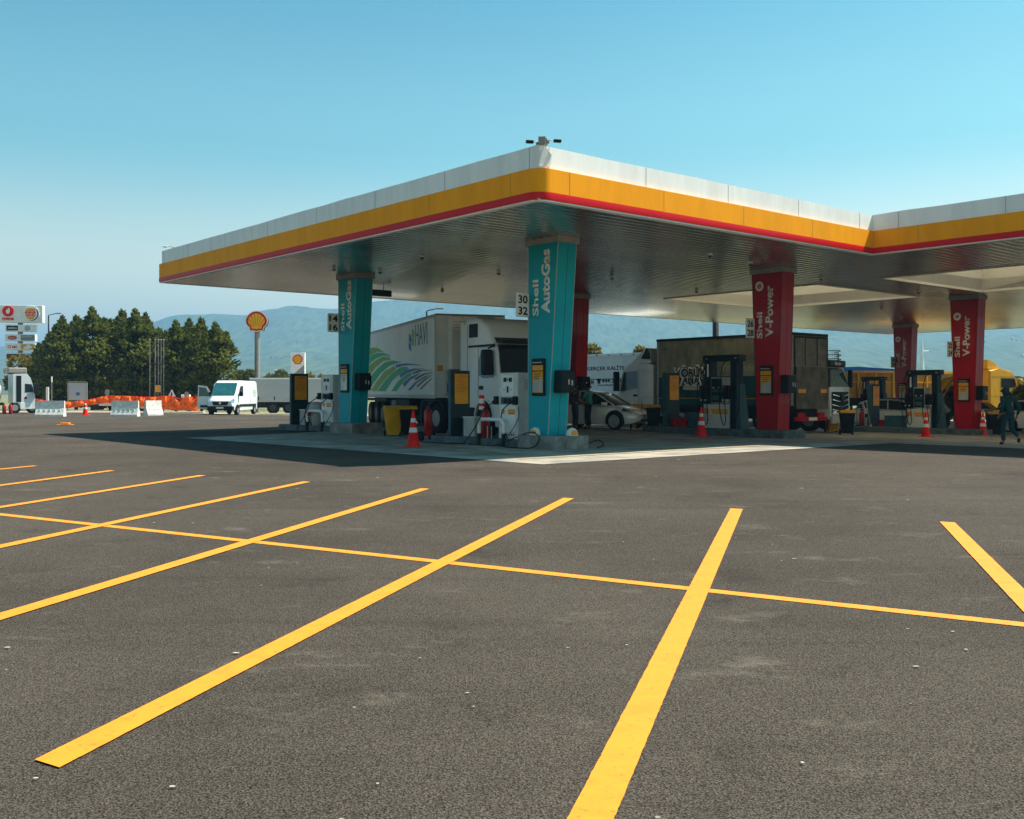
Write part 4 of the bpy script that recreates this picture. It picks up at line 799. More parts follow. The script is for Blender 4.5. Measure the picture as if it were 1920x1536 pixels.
MB().lathe([(0, .12), (.16, .12), (.19, .14), (.19, .16), (.15, .17), (0, .17)], (0, 0, 1.48), 'x', 20).build('round_badge', 'ink', cb); MB().box(.0, .16, -1.22, 1.22, .35, .72, .05).build('bumper', 'pale_grey', cb); MB().box(.161, .17, -.26, .26, .42, .54).build('number_plate', 'letter_white', cb)
for s in (-1, 1): MB().box(.1, .18, s*.98-.2, s*.98+.2, .74, .92, .03).build('headlight', 'chrome', cb); MB().box(-.1, .1, s*1.38-.1, s*1.38+.1, 1.95, 2.75, .04).build('mirror', 'ink', cb)
mb = MB()
for z, w2 in ((3.18, 1.0), (3.36, .98), (3.55, .85)): mb.curve([(-.5, -w2, z), (-.15, -w2*.6, z+.03), (-.08, 0, z+.05), (-.15, w2*.6, z+.03), (-.5, w2, z)], .018)
for k in range(12):
    y = -.9+k*.164; mb.cyl((-.2-.2*y*y, y, 3.17), (-.2-.2*y*y, y, 3.58-.12*y*y), .010, seg=5)
mb.build('roof_rack', 'dark_pole', cb)
MB().box(-8.5, -2.3, -1.25, 1.25, 1.1, 2.6).build('load_body', 'pale_grey', mz); MB().box(-8.4, -.6, -.5, .5, .5, 1.0).build('chassis', 'chassis', mz)
for x in (-.95, -7): wheel(mz, x, 1.05, .5, .3, side=1); wheel(mz, x, -1.05, .5, .3, side=-1)
# --- white trailer with Turkish lettering
dd = Vector((-VY, VX, 0)); dp = at(1225, 57, 0)
dt = thing('white_trailer', 'white lettered trailer behind the silver car and box lorry', 'trailer', dp, math.atan2(dd.y, dd.x))
MB().box(0, 13, -2.5, 0, 1.1, 4.0, .0).build('curtain', 'trailer_white', dt); MB().box(-.02, 13.02, -2.52, .03, 4.001, 4.12).build('roof_rail', 'sign_white', dt); mb = MB()
for k in range(14): mb.box(.4+k, .55+k, .03, .04, 4.0, 4.06)
mb.build('rail_clips', 'mid_grey', dt); MB().box(0, 13, .001, .01, 2.60, 2.64).box(0, 13, .001, .012, 1.0, 1.12).build('dark_line', 'chassis', dt); MB().box(.1, 12.8, -1.9, -.5, .5, 1.0).build('chassis', 'chassis', dt)
for x in (1.5, 2.8, 4.1, 11): wheel(dt, x, -.18, .5, .3, side=1)
def dside(px, py):
    n = Vector((-dd.y, dd.x, 0)); r = Vector(((px-CX)/F, 1, 0)); k = Vector((dp.x, dp.y, 0)).dot(n)/r.dot(n); p = r*k
    return ((p-Vector((dp.x, dp.y, 0))).dot(dd), EYE+(HZ-py)/F*p.y-dp.z, p.y)
def dtext(s, x0, x1, yt, yb, bold=.01, m='chassis'):
    a, b = dside(x0, yb), dside(x1, yt); txt(s, (a[0], .001, a[1]), AX, BX, a[0]-b[0], (yb-yt)/F*(a[2]+b[2])/2, m, dt, bold=bold)
dtext('VE GERÇEK KALİTE', 1088, 1171, 686, 697, .02); dtext('DORACIM', 1083, 1113, 713, 721); dtext('444 33 36', 1128, 1171, 710, 718, .03); dtext('www.demirfurgo.com', 1120, 1176, 720, 725, .02); a = dside(1123, 715); flat([(-.12, -.15), (.12, -.15), (.12, .0), (.18, .08), (.18, .16), (-.18, .16), (-.18, .08), (-.12, 0)], (a[0], .001, a[1]), AX, BX, 'chassis', dt, 'telephone_mark', .005)
# --- cars
def car(loc, rz, paint, label, plate=True):
    t = thing('parked_car', label, 'car', loc, rz, 'cars at the pumps')
    st = [(-2.12, .62, .42, .80), (-2.05, .80, .30, .98), (-1.7, .88, .22, 1.03), (-.9, .90, .20, .99), (.0, .90, .20, .95), (.8, .90, .20, .93), (1.2, .88, .20, .90), (1.7, .83, .22, .78), (2.0, .70, .26, .66), (2.14, .52, .34, .56)]
    rs = []
    for x, w2, z0, z1 in st:
        m_ = (z0+z1)/2; rs.append([(x, -w2*.93, z0), (x, -w2, z0+.12), (x, -w2, m_+.05), (x, -w2*.97, z1-.08), (x, -w2*.86, z1), (x, -w2*.4, z1+.02), (x, w2*.4, z1+.02), (x, w2*.86, z1), (x, w2*.97, z1-.08), (x, w2, m_+.05), (x, w2, z0+.12), (x, w2*.93, z0)])
    b = MB().rings(rs).build('body', paint, t, True)
    g = [(-1.95, .70, .62, 1.02), (-1.55, .78, .60, 1.36), (-1.0, .80, .58, 1.45), (-.2, .80, .58, 1.47), (.35, .79, .60, 1.40), (1.22, .76, .70, .90)]
    rs = [[(x, -w1, .88), (x, -w0-.0, z1-.03), (x, -w0*.8, z1), (x, w0*.8, z1), (x, w0, z1-.03), (x, w1, .88)] for x, w1, w0, z1 in g]
    MB().rings(rs).build('windows', 'glass_dark', b, True)
    rs = [[(x, -w0*1.01, z-.05), (x, -w0*.8, z+.012), (x, w0*.8, z+.012), (x, w0*1.01, z-.05)] for x, w0, z in ((-1.75, .60, 1.24), (-1.5, .62, 1.38), (-1.0, .60, 1.455), (-.2, .60, 1.475), (.33, .61, 1.41))]
    MB().rings(rs).build('roof', paint, b, True)
    for s in (-1, 1):
        for P_, q_ in (([(1.25, s*.755, .91), (.35, s*.615, 1.385)], .03), ([(-.35, s*.80, .9), (-.35, s*.60, 1.43)], .025), ([(-1.45, s*.78, .95), (-1.6, s*.60, 1.32)], .06)): MB().tube(P_, q_, 6).build('window_pillar', paint, b)
        MB().box(.85, 1.05, s*1.0-.1, s*1.0+.1, .90, 1.04, .04).build('mirror', paint, b); MB().poly([(1.62, s*.85, .70), (2.0, s*.715, .62), (2.02, s*.70, .70), (1.66, s*.80, .82)], (0, s*.012, 0)).build('headlight', 'glass_dark', b)
        MB().box(-.85, -.68, s*.895-.012, s*.895+.012, .80, .84).build('door_handle', paint, b)
        for x in (-1.33, 1.33):
            wheel(t, x, s*.835, .33, .2, side=s, sm=.70); MB().poly([(x+.39*math.cos(R(q)), s*.907, .34+.40*math.sin(R(q))) for q in range(-20, 201, 11)], (0, -s*.25, 0)).build('wheel_arch', 'chassis', b)
    MB().box(2.02, 2.14, -.35, .35, .30, .42, .02).build('grille', 'chassis', b); MB().box(2.15, 2.16, -.24, .24, .44, .53).build('number_plate', 'letter_white', b)
    return t
hd = math.atan2(-VX, VY)
car(at(1118, 39.5), hd+R(14), 'car_silver', 'silver hatchback with its bonnet towards the yellow bin')
car(at(1678, 52), hd+R(30), 'car_white', 'white car behind the orange totem in front of the tipper trailer'); car(at(1960, 46), hd+R(10), 'car_silver', 'silver car cut off by the right edge of the picture')
# --- white van with open door
vp = at(437, 74)
vn = thing('delivery_van', 'white delivery van with its left-hand door open by the orange netting', 'van', vp, R(-93))
rs = []
for x, zb, zt, w2 in ((-2.7, .42, 2.35, .97), (-2.6, .38, 2.46, 1.0), (.9, .35, 2.48, 1.0), (1.35, .35, 2.36, .98), (1.75, .35, 1.84, .97), (2.15, .35, 1.38, .96), (2.55, .38, 1.22, .93), (2.75, .42, 1.0, .85)):
    rs.append([(x, -w2*.97, zb), (x, -w2, (zb+zt)/2), (x, -w2*.93, zt-.12), (x, -w2*.8, zt), (x, w2*.8, zt), (x, w2*.93, zt-.12), (x, w2, (zb+zt)/2), (x, w2*.97, zb)])
vb = MB().rings(rs).build('body', 'van_white', vn, True)
MB().poly([(1.42, -.80, 2.30), (1.42, .80, 2.30), (2.13, .84, 1.44), (2.13, -.84, 1.44)], (.02, 0, .015)).build('windscreen', 'glass_teal', vb)
MB().poly([(2.72, -.62, 1.02), (2.72, .62, 1.02), (2.78, .5, .72), (2.78, -.5, .72)], (.02, 0, 0)).build('grille', 'chassis', vb); MB().poly([(2.80, 0, .99), (2.80, .09, .88), (2.80, 0, .77), (2.80, -.09, .88)], (.02, 0, 0)).build('diamond_badge', 'chrome', vb)
MB().box(2.45, 2.86, -.92, .92, .36, .66, .06).build('bumper', 'black_plastic', vb); MB().box(2.87, 2.88, -.26, .26, .48, .6).build('number_plate', 'letter_white', vb)
for s in (-1, 1):
    MB().poly([(2.50, s*.96, .98), (2.74, s*.78, .90), (2.74, s*.70, 1.04), (2.45, s*.90, 1.26)], (.03, s*.02, 0)).build('headlight', 'chrome', vb)
    for x in (-1.9, 1.95): wheel(vn, x, s*.92, .34, .22, side=s); MB().poly([(x+.41*math.cos(R(q)), s*1.004, .36+.42*math.sin(R(q))) for q in range(-10, 191, 11)], (0, -s*.2, 0)).build('wheel_arch', 'chassis', vb)
    MB().box(1.55, 1.75, s*1.14-.12, s*1.14+.12, 1.35, 1.68, .04).build('mirror', 'black_plastic', vb)
MB().poly([(.75, .985, 1.42), (.75, .975, 2.1), (1.25, .97, 2.08), (1.68, .985, 1.45)], (0, .02, 0)).build('side_window', 'glass_dark', vb); MB().box(-2.3, 1.6, .995, 1.01, .62, .78).build('side_moulding', 'black_plastic', vb); MB().box(.35, .36, 1.0, 1.006, .5, 2.2).box(-.95, -.94, 1.0, 1.006, .5, 2.3).build('door_gap', 'mid_grey', vb)
for k in range(4): MB().box(-2.2, -1.5, .998, 1.006, 1.75-k*.14, 1.79-k*.14).build('side_lettering', 'pale_grey', vb)
dr = MB().poly([(0, 0, .45), (0, 0, 1.45), (-.35, 0, 2.05), (-.95, 0, 2.15), (-1.0, 0, .45)], (0, .05, 0)).build('open_door', 'van_white', vn); dr.location = (1.72, -.98, 0); dr.rotation_euler = (0, 0, R(98))
MB().poly([(-.12, -.006, 1.35), (-.4, -.006, 1.95), (-.88, -.006, 2.02), (-.90, -.006, 1.35)], (0, .065, 0)).build('door_window', 'glass_teal', dr); MB().box(-.8, -.3, -.02, -.001, .55, .72).build('door_pocket', 'chassis', dr)
# --- grey curtain trailer behind the van
def curtain_trailer(px0, px1, d, ytop, label, wheels, yaw=0):
    a = at(px0, d); Wd = (px1-px0)/F*d; t = thing('curtain_trailer', label, 'trailer', a, yaw); H = EYE+(HZ-ytop)/F*d
    MB().box(0, Wd, 0, 2.5, 1.0, H-.12).build('curtain', 'curtain_grey', t); MB().box(-.03, Wd+.03, -.03, 2.53, H-.119, H).build('roof_rail', 'sign_white', t); MB().box(-.02, Wd, -.025, 0, .98, 1.3).build('lower_rail', 'pale_grey', t); mb = MB()
    for k in range(int(Wd/1.3)): mb.box(.7+k*1.3, .78+k*1.3, -.035, -.026, 1.12, 1.42)
    mb.build('buckles', 'ink', t); MB().box(.2, Wd-.2, .5, 2.0, .5, .98).box(Wd*.45, Wd-.4, .1, .15, .5, .95).build('chassis', 'chassis', t)
    for x in wheels: wheel(t, x, .2, .5, .3, side=-1, rim='rim_dark')
    return t
curtain_trailer(468, 640, 83, 703.5, 'grey curtain-sided trailer with white roof rail behind the van', (1.9, 3.2, 4.5))
# --- yellow tractor and tipper trailer
yt = thing('yellow_lorry', 'bright yellow tractor unit with tipper trailer at the right-hand edge of the canopy', 'lorry', at(1893, 73), R(24)); yt.scale = (1.18,)*3
# local: +x forward (right), y 0 = visible side, extends to +y
cb = MB().poly([(-1.7, 0, .95), (-1.7, 0, 2.95), (-.9, 0, 3.0), (.15, 0, 2.9), (.50, 0, 2.65), (.72, 0, 2.1), (.95, 0, 1.3), (.98, 0, .45), (.35, 0, .45), (.2, 0, .85), (-.15, 0, 1.1), (-.6, 0, 1.1), (-.95, 0, .85), (-1.05, 0, .6)], (0, 2.45, 0))
es = [e for e in cb.bm.edges if abs(e.verts[0].co.y-e.verts[1].co.y) < .01 and max(e.verts[0].co.z, e.verts[1].co.z) > 1.25]; bmesh.ops.bevel(cb.bm, geom=es, offset=.1, segments=3, affect='EDGES')
cy = cb.build('cab', 'truck_yellow', yt)
MB().poly([(-.72, -.004, 1.85), (.60, -.004, 1.85), (.42, -.004, 2.42), (-.72, -.004, 2.42)], (0, -.014, 0)).build('side_window', 'ink', cy); MB().poly([(.52, .15, 2.60), (.52, 2.3, 2.60), (.86, 2.3, 1.75), (.86, .15, 1.75)], (.02, 0, .01)).build('windscreen', 'glass_dark', cy)
MB().poly([(-1.65, .2, 3.0), (-1.65, .2, 3.55), (-1.3, .2, 3.48), (-.5, .2, 3.0)], (0, 2.0, 0)).build('roof_deflector', 'truck_yellow', cy); MB().box(.55, .8, -.32, -.06, 1.7, 2.4, .06).build('mirror', 'truck_yellow', cy); MB().box(-1.6, .45, -.008, -.001, 2.5, 2.53).box(-.76, -.75, -.006, -.001, 1.05, 2.45).box(-1.6, .9, -.006, -.001, 1.32, 1.335).build('door_gap', 'ochre_body', cy); MB().box(-.6, -.35, -.02, -.004, 1.55, 1.68).build('door_handle', 'ink', cy); MB().box(.6, 1.06, 0, 2.45, .3, .6, .06).build('bumper', 'mid_grey', cy)
for x in (-.38, -3.9): wheel(yt, x, .15, .5, .3, side=-1, rim='rim_dark')
MB().box(-4.8, -1.0, .5, 1.9, .55, .95).build('chassis', 'chassis', yt)
bd = MB().poly([(-12.5, .05, 1.25), (-12.5, .05, 2.75), (-3.6, .05, 2.75), (-3.2, .05, 1.9), (-3.5, .05, 1.25)], (0, 2.4, 0)).build('tipper_body', 'ochre_body', yt)
MB().box(-12.55, -3.55, .0, .06, 2.66, 2.80).box(-12.55, -3.5, .0, .06, 2.1, 2.16).build('body_rail', 'truck_yellow', bd); mb = MB()
for k in range(7): mb.box(-12.0+k*1.3, -11.9+k*1.3, .0, .045, 1.27, 2.65)
mb.build('body_rib', 'truck_yellow', bd)
MB().box(-12.3, -3.6, .3, 2.1, .8, 1.24).build('trailer_chassis', 'chassis', yt)
for x in (-11.4, -10.2): wheel(yt, x, .2, .5, .3, side=-1, rim='rim_dark')
ex = thing('excavator_arm', 'yellow folded digger arm with black ram left of the right-hand red pillar', 'excavator', at(1768, 57), R(-10))
MB().tube([(-.5, .1, .3), (-.55, .1, 1.5), (.15, .1, 2.5), (.55, .1, 2.65)], [.2, .22, .24, .12], 6).build('boom', 'truck_yellow', ex); MB().tube([(.55, .1, 2.62), (.1, .1, 1.9), (-.2, .1, 1.2)], [.14, .12, .08], 6).build('dipper', 'ochre_body', ex); MB().tube([(-.6, -.15, .7), (.1, -.15, 2.0)], .05, 8).build('ram', 'ink', ex); MB().box(-1.4, .3, -.4, 1.2, 0, .8, .05).build('undercarriage', 'chassis', ex)
MB().box(-.3, .25, 0, .5, 2.7, 2.82, .02).build('cap_plate', 'sign_white', ex)
bt = thing('blue_trailer', 'lorry trailer under a bright blue cover behind the yellow tipper body', 'trailer', at(1645, 86), R(6)); bt.scale = (1.12,)*3
MB().poly([(-3.4, 0, 1.6), (-3.4, 0, 3.2), (-3.2, 0, 3.55), (-1.5, 0, 3.6), (3.0, 0, 3.35), (3.2, 0, 2.9), (3.2, 0, 1.6)], (0, 2.4, 0)).build('blue_cover', 'tarp_blue', bt); MB().box(-4.4, -3.6, .2, 2.2, 1.6, 2.75).build('front_bin', 'glass_teal', bt); MB().box(-3.4, 3.2, 0, 2.4, .8, 1.6).build('side_board', 'pale_grey', bt)
for x in (-2.4, 1.2, 2.4): wheel(bt, x, .2, .5, .3, side=-1)
# --- tanker at the far left
tk = thing('tanker_lorry', 'white tanker lorry cut off by the left edge of the picture', 'lorry', at(20, 74), R(36)); tk.scale = (.84,)*3
MB().lathe([(.2, -8), (1.0, -7.9), (1.18, -7.6), (1.18, -1.0), (1.0, -.7), (.4, -.55)], (0, 1.2, 2.05), 'x', 28).build('tank', 'tank_cream', tk, True); MB().box(-8, -.5, .3, 2.1, .7, .95).build('chassis', 'chassis', tk)
cb = MB().poly([(.2, 0, .9), (.2, 0, 3.45), (1.3, 0, 3.5), (1.6, 0, 3.1), (1.75, 0, 2.6), (1.95, 0, 1.7), (1.98, 0, .4), (.75, 0, .4), (.6, 0, .9)], (0, 2.4, 0)).build('cab', 'truck_white', tk)
MB().box(-.2, 1.3, .0, 2.4, 3.51, 4.0, .08).build('roof_deflector', 'cap_beige', cb); MB().box(.45, .85, -.02, -.002, 1.0, 3.3).build('side_gap', 'ink', cb); MB().poly([(1.15, -.004, 1.85), (1.85, -.004, 1.85), (1.68, -.004, 2.55), (1.15, -.004, 2.6)], (0, -.014, 0)).build('side_window', 'glass_dark', cb); MB().box(1.85, 2.2, -.3, -.05, 1.75, 2.65, .04).build('mirror', 'ink', cb); MB().box(.75, 1.7, -.03, -.003, .38, .95, .02).build('step_panel', 'sign_white', cb); flat(disc(1.2, 1.35, .12), (0, -.004, 0), (1, 0, 0), (0, 0, 1), 'ext_red', cb, 'red_badge', .01)
for x in (.35, -1.6, -6.6): wheel(tk, x, .15, .5, .3, side=-1)
wheel(tk, 1.75, .3, .48, .3, side=-1)
for px, s in ((8, 'leftmost of two small red extinguishers on the ground by the tanker'), (20, 'right-hand one of two small red extinguishers on the ground by the tanker')):
    e = extinguisher(at(px, 72), s, False, .75)
# ------------------------------------------------------------------ signs and poles at the left
ts = thing('brand_totem', 'tall pole sign with many white brand panels above the tanker', 'sign', at(36, 96), R(9))
def zat(py, d): return EYE+(HZ-py)/F*d
MB().cyl((0, .35, 0), (0, .35, zat(600, 96)), .22, seg=14).build('pole', 'pole_steel', ts)
A, B = (1, 0, 0), (0, 0, 1)
top = MB().box(-2.1, 2.12, -.1, .7, zat(605, 96), zat(572.5, 96), .03).build('top_board', 'sign_white', ts); z = zat(589, 96)
flat(disc(-.95, .25, .50), (0, -.102, z), A, B, 'cone_red', top, 'red_disc', .12); flat([(-.12, -.25), (.10, -.28), (.2, -.05), (.16, .2), (.04, .3), (.06, .02), (-.05, .18), (-.16, .0)], (-.95, -.23, z+.28), A, B, 'letter_white', top, 'white_emblem', .02); txt('POPEYES', (-1.45, -.105, z-.58), A, B, 1.0, .2, 'cone_red', top, bold=.03, thick=.08)
flat(disc(1.12, 0, .74, 26), (0, -.102, z), A, B, 'letter_white', top, 'logo_rim', .10); flat(disc(1.16, 0, .64, 24), (0, -.204, z), A, B, 'blue_print', top, 'logo_swoosh', .01); flat(disc(1.06, .04, .62, 24), (0, -.215, z), A, B, 'letter_white', top, 'logo_disc', .01)
flat([(.62, .22), (.68, .42), (.85, .52), (1.1, .56), (1.35, .52), (1.5, .40), (1.55, .22)], (0, -.227, z), A, B, 'orange_print', top, 'upper_bun', .01); flat([(.66, -.26), (1.5, -.26), (1.35, -.46), (1.1, -.52), (.85, -.46)], (0, -.227, z), A, B, 'orange_print', top, 'lower_bun', .01)
txt('BURGER', (.60, -.238, z+.04), A, B, 1.0, .17, 'cone_red', top, bold=.04, thick=.02); txt('KING', (.66, -.238, z-.22), A, B, .88, .22, 'cone_red', top, bold=.04, thick=.02)
for r_, (y0, y1, l, rt) in enumerate(((622, 609, ('ink', 'deli2go', 'letter_white'), ('sign_white', '', 'mid_grey')), (640, 627, ('sign_white', '', 'ext_red'), ('mid_grey', 'CARREFOUR', 'letter_white')), (657, 644, ('sign_white', '◎ean', 'cone_red'), ('orange_print', '', 'letter_white')), (675, 662, ('ink', 'SEMLA', 'letter_white'), ('chassis', '', 'outline_cream')))):
    za, zb = zat(y0, 96), zat(y1, 96); bdg = MB().box(-1.25, 1.45, -.05, .6, za, zb, .02).build('panel_box', 'sign_white', ts)
    MB().box(-1.1, -.10, -.065, -.051, za+.10, zb-.10).build('left_panel', l[0], bdg); MB().box(.15, 1.35, -.065, -.051, za+.08, zb-.08).build('right_panel', rt[0], bdg)
    if l[1]: txt(l[1].replace('◎', ''), (-.98 if r_ == 0 else -.62, -.067, za+.2), A, B, .8 if r_ == 0 else .46, .24, l[2], bdg, bold=.02, thick=.01)
    if r_ == 1: flat(disc(-.6, (za+zb)/2, .42, 20, .2), (0, -.067, 0), A, B, 'ext_red', bdg, 'red_oval', .01); txt('Köfteci', (-.85, -.08, (za+zb)/2-.07), A, B, .5, .13, 'letter_white', bdg, thick=.006); txt('kahve', (.3, -.067, za+.38), A, B, .9, .12, 'letter_white', bdg, thick=.01)
    if r_ >= 2: flat(disc(-.86, (za+zb)/2, .15, 14), (0, -.067, 0), A, B, 'cone_red', bdg, 'ring_mark', .01); flat(disc(-.86, (za+zb)/2, .08, 12), (0, -.078, 0), A, B, l[0], bdg, 'ring_centre', .01)
    if r_ == 0: flat(disc(.75, (za+zb)/2, .24, 18), (0, -.067, 0), A, B, 'mid_grey', bdg, 'grey_disc', .01); flat(disc(.75, (za+zb)/2, .19, 18), (0, -.078, 0), A, B, 'pale_grey', bdg, 'grey_disc', .01)
    if r_ == 2: flat([(.35, .12), (.9, .12), (1.2, .3), (.85, .62), (.7, .45), (.5, .3)], (0, -.067, za), A, B, 'letter_white', bdg, 'white_shape', .01)
    if r_ == 3: flat([(.3, .15), (1.2, .15), (1.1, .4), (.9, .6), (.6, .6), (.4, .4)], (0, -.067, za), A, B, 'outline_cream', bdg, 'round_faces', .01)
ps = thing('shell_pole_sign', 'big red and yellow shell sign on a tall grey pole behind the van', 'sign', at(481, 92), R(2))
MB().cyl((0, .3, 0), (0, .3, zat(612, 92)), .24, seg=16).build('pole', 'pole_steel', ps); z = zat(597, 92)
flat(shell_outline(.98), (0, .0, z), A, B, 'dark_pole', ps, 'sign_case', -.55); flat(shell_outline(1.0), (0, -.001, z), A, B, 'letter_white', ps, 'sign_rim', .03); shell(.93, (0, -.035, z), A, B, ps)
st = thing('shell_board_sign', 'white board sign with a small shell emblem above the grey trailer', 'sign', at(558, 90), R(-4)); z0, z1 = 0, zat(655, 90)
MB().box(-.64, .64, 0, .3, 0, z1, .01).build('board', 'sign_white', st); flat([(-.62, zat(703, 90)), (.63, zat(703, 90)), (.63, zat(677, 90)), (-.45, zat(697, 90))], (0, -.001, 0), A, B, 'pole_steel', st, 'grey_wedge', .01); MB().box(-.64, .64, -.02, -.001, zat(706, 90), zat(703.4, 90)).build('yellow_strip', 'orange_print', st); shell(.46, (0, -.003, zat(668, 90)), A, B, st)
def lamp(px, d, h, label, sgn=1, arms=1, m='dark_pole'):
    t = thing('street_lamp', label, 'street lamp', at(px, d), 0, 'street lamps'); MB().cyl((0, 0, 0), (0, 0, h), .10, .06, 10).build('pole', m, t)
    for s in ([sgn] if arms == 1 else [-1, 1]): MB().curve([(0, 0, h), (s*.1, 0, h+.08), (s*.75, 0, h+.22)], .04).build('arm', m, t); MB().box(min(s*.7, s*1.25), max(s*.7, s*1.25), -.14, .14, h+.17, h+.30, .04).build('lamp_head', 'pole_steel', t)
    return t
lamp(91, 98, zat(592, 98), 'dark street lamp rising behind the conifers beside the brand sign'); lamp(-32, 98, zat(652, 98), 'street lamp whose head reaches in from the left edge', 1)
lamp(800, 75, zat(577, 75), 'thin street lamp above the lorry trailer, under the canopy edge', 1, 1, 'dark_pole')
for px in (1339, 1345): tag(MB().cyl((0, 0, 0), (0, 0, 7.5), .11, .10, 10).build('steel_pole', 'pole_steel' if px > 1340 else 'dark_pole'), ('dark pole, left one of the pair' if px < 1340 else 'pale pole, right one of the pair')+' above the tarp-sided lorry', 'pole', 'twin poles behind the lorry').location = at(px, 64)
msk = thing('mast', 'slender white mast with a short cross arm behind the far red pillar', 'mast', at(1729, 110)); MB().cyl((0, 0, 0), (0, 0, zat(632, 110)), .45, .06, 12).build('mast_pole', 'sign_white', msk); MB().tube([(-.3, 0, zat(654, 110)), (.7, 0, zat(653, 110))], .08, 6).build('cross_arm', 'sign_white', msk)
# flag poles
fpoles = None
for i, px in enumerate((281, 291, 297, 302, 307)):
    lb = 'slim flagpole in the gap of the conifers, '+['leftmost of five', 'second of five from the left', 'middle one of five', 'fourth of five from the left', 'rightmost of five'][i]
    o = MB().cyl((0, 0, 0), (0, 0, zat(636, 88)), .05, .035, 8).lathe([(0, -.09), (.08, -.03), (.08, .03), (0, .09)], (0, 0, zat(635, 88)), 'z', 8).build('flagpole', 'pole_steel') if fpoles is None else fpoles.copy()
    if fpoles is not None: col.objects.link(o)
    fpoles = fpoles or o; o.location = at(px, 88); tag(o, lb, 'flagpole', 'flagpoles in the conifer gap')
tag(MB().tube([(0, 0, 0), (1.4, 0, 0)], .03, 6).build('cross_rail', 'dark_pole'), 'dark horizontal rail joining the flagpoles', 'rail').location = at(279, 87.9, zat(681, 88))
osn = thing('orange_sign', 'small square orange sign hung on the flagpoles', 'sign', at(296, 87.5)); MB().box(-.22, .22, -.02, .0, zat(732, 87), zat(721, 87)).build('sign_face', 'orange_print', osn); MB().box(-.26, .26, .0, .02, zat(733, 87), zat(720, 87)).build('sign_back', 'pale_grey', osn)
# ------------------------------------------------------------------ roadworks on the left
net = thing('safety_netting', 'sagging orange safety netting strung along the roadworks', 'netting', at(52, 82))
topp = [(52, 745), (75, 750), (100, 753), (130, 754), (165, 750), (200, 742), (240, 743), (285, 745), (322, 741.5), (336, 753), (350, 741.5), (364, 747), (374, 743)]
botp = [(52, 770), (75, 769), (100, 768), (130, 765), (165, 760), (200, 756), (240, 758), (285, 766), (322, 769), (336, 770), (350, 769), (364, 772), (374, 771)]
def lerp_tab(T, x):
    for (a, ya), (b, yb) in zip(T[:-1], T[1:]):
        if a <= x <= b: return ya+(yb-ya)*(x-a)/(b-a)
    return T[-1][1]
mb = MB(); base = at(52, 82); rows = []
for i in range(161):
    px = 52+i*2.01; zt, zb = zat(lerp_tab(topp, px), 82), max(.05, zat(lerp_tab(botp, px), 82)); x = (px-52)/F*82
    rows.append([(x+.03*math.sin(i*1.7+k), .10*math.sin(i*.55+k*.8)+.06*math.sin(i*1.9)*(k/6), zb+(zt-zb)*k/6) for k in range(7)])
mb.rings(rows, cap=False, closed=False)
no = mb.build('net', 'net_orange', net); sm = no.modifiers.new('thickness', 'SOLIDIFY'); sm.thickness = .015
tt_ = MB()
tt_.curve([r[6] for r in rows[::8]], .025); tt_.build('top_cord', 'cone_red', net)
for px, y in ((60, 742), (75, 748), (200, 741), (322, 741), (350, 740), (374, 737)): MB().cyl(((px-52)/F*82, .12, 0), ((px-52)/F*82, .12, zat(y, 82)), .03, seg=6).build('stake', 'pole_steel', net)
def jersey(px, py, L_, label, rz=0, m='barrier_white'):
    p = gp(px, py); p.z = 0; t = thing('road_barrier', label, 'road barrier', p, rz, 'white road barriers by the roadworks')
    MB().poly([(-L_/2, -.28, 0), (-L_/2, -.28, .12), (-L_/2, -.10, .55), (-L_/2, -.07, 1.0), (-L_/2, .07, 1.0), (-L_/2, .10, .55), (-L_/2, .28, .12), (-L_/2, .28, 0)], (L_, 0, 0)).build('barrier_body', m, t)
    mb = MB()
    for k in range(5): mb.box(-L_/2+.25+k*(L_-.5)/4-.04, -L_/2+.25+k*(L_-.5)/4+.04, -.2, -.12, .18, .45)
    mb.build('moulded_rib', 'sign_white', t); return t
jersey(95, 781, 1.75, 'grey-white road barrier left of the small cone', R(4)); jersey(235, 781, 1.7, 'white ribbed road barrier in the middle of the netting'); jersey(287, 779, 1.2, 'white road barrier turned end-on near the flagpoles', R(55))
tl = thing('flat_trailer', 'low pale trailer with two dark wheels lying behind the white barriers', 'trailer', at(205, 84)); MB().box(-.9, 1.1, 0, 1.5, .45, .8, .05).build('deck', 'dispenser_white', tl); MB().tube([(1.1, .7, .5), (2.6, .7, .45)], .05).build('drawbar', 'chassis', tl); MB().box(-1.6, -.9, .1, 1.2, .1, .6, .05).build('motor', 'chassis', tl); wheel(tl, 2.75, .1, .45, .25, side=-1); wheel(tl, 3.4, .3, .45, .25, side=-1)
ib = thing('notice_board', 'pale grey framed notice board standing before the conifers', 'notice board', at(145, 84)); MB().box(-.75, .75, -.02, .04, .9, zat(718, 84)).build('board', 'curtain_grey', ib); MB().box(-.82, -.74, -.05, .06, 0, zat(715, 84)).box(.74, .82, -.05, .06, 0, zat(715, 84)).box(-.82, .82, -.05, .06, zat(717, 84), zat(715, 84)).build('frame', 'pole_steel', ib); MB().box(-.1, .2, -.03, -.021, 1.3, 1.55).build('blue_notice', 'blue_print', ib)
wp = thing('white_post', 'short thick white post behind the left end of the netting', 'post', at(89, 84)); MB().box(-.11, .11, -.05, .05, 0, zat(726, 84), .02).build('post', 'sign_white', wp)
gpz = thing('thin_pole', 'thin pale pole with a white cap before the leftmost conifer', 'pole', at(97, 85)); MB().cyl((0, 0, 0), (0, 0, zat(717, 85)), .035, seg=8).build('pole_shaft', 'pole_steel', gpz); MB().cyl((0, 0, zat(717, 85)), (0, 0, zat(706, 85)), .06, seg=8).build('cap', 'sign_white', gpz)
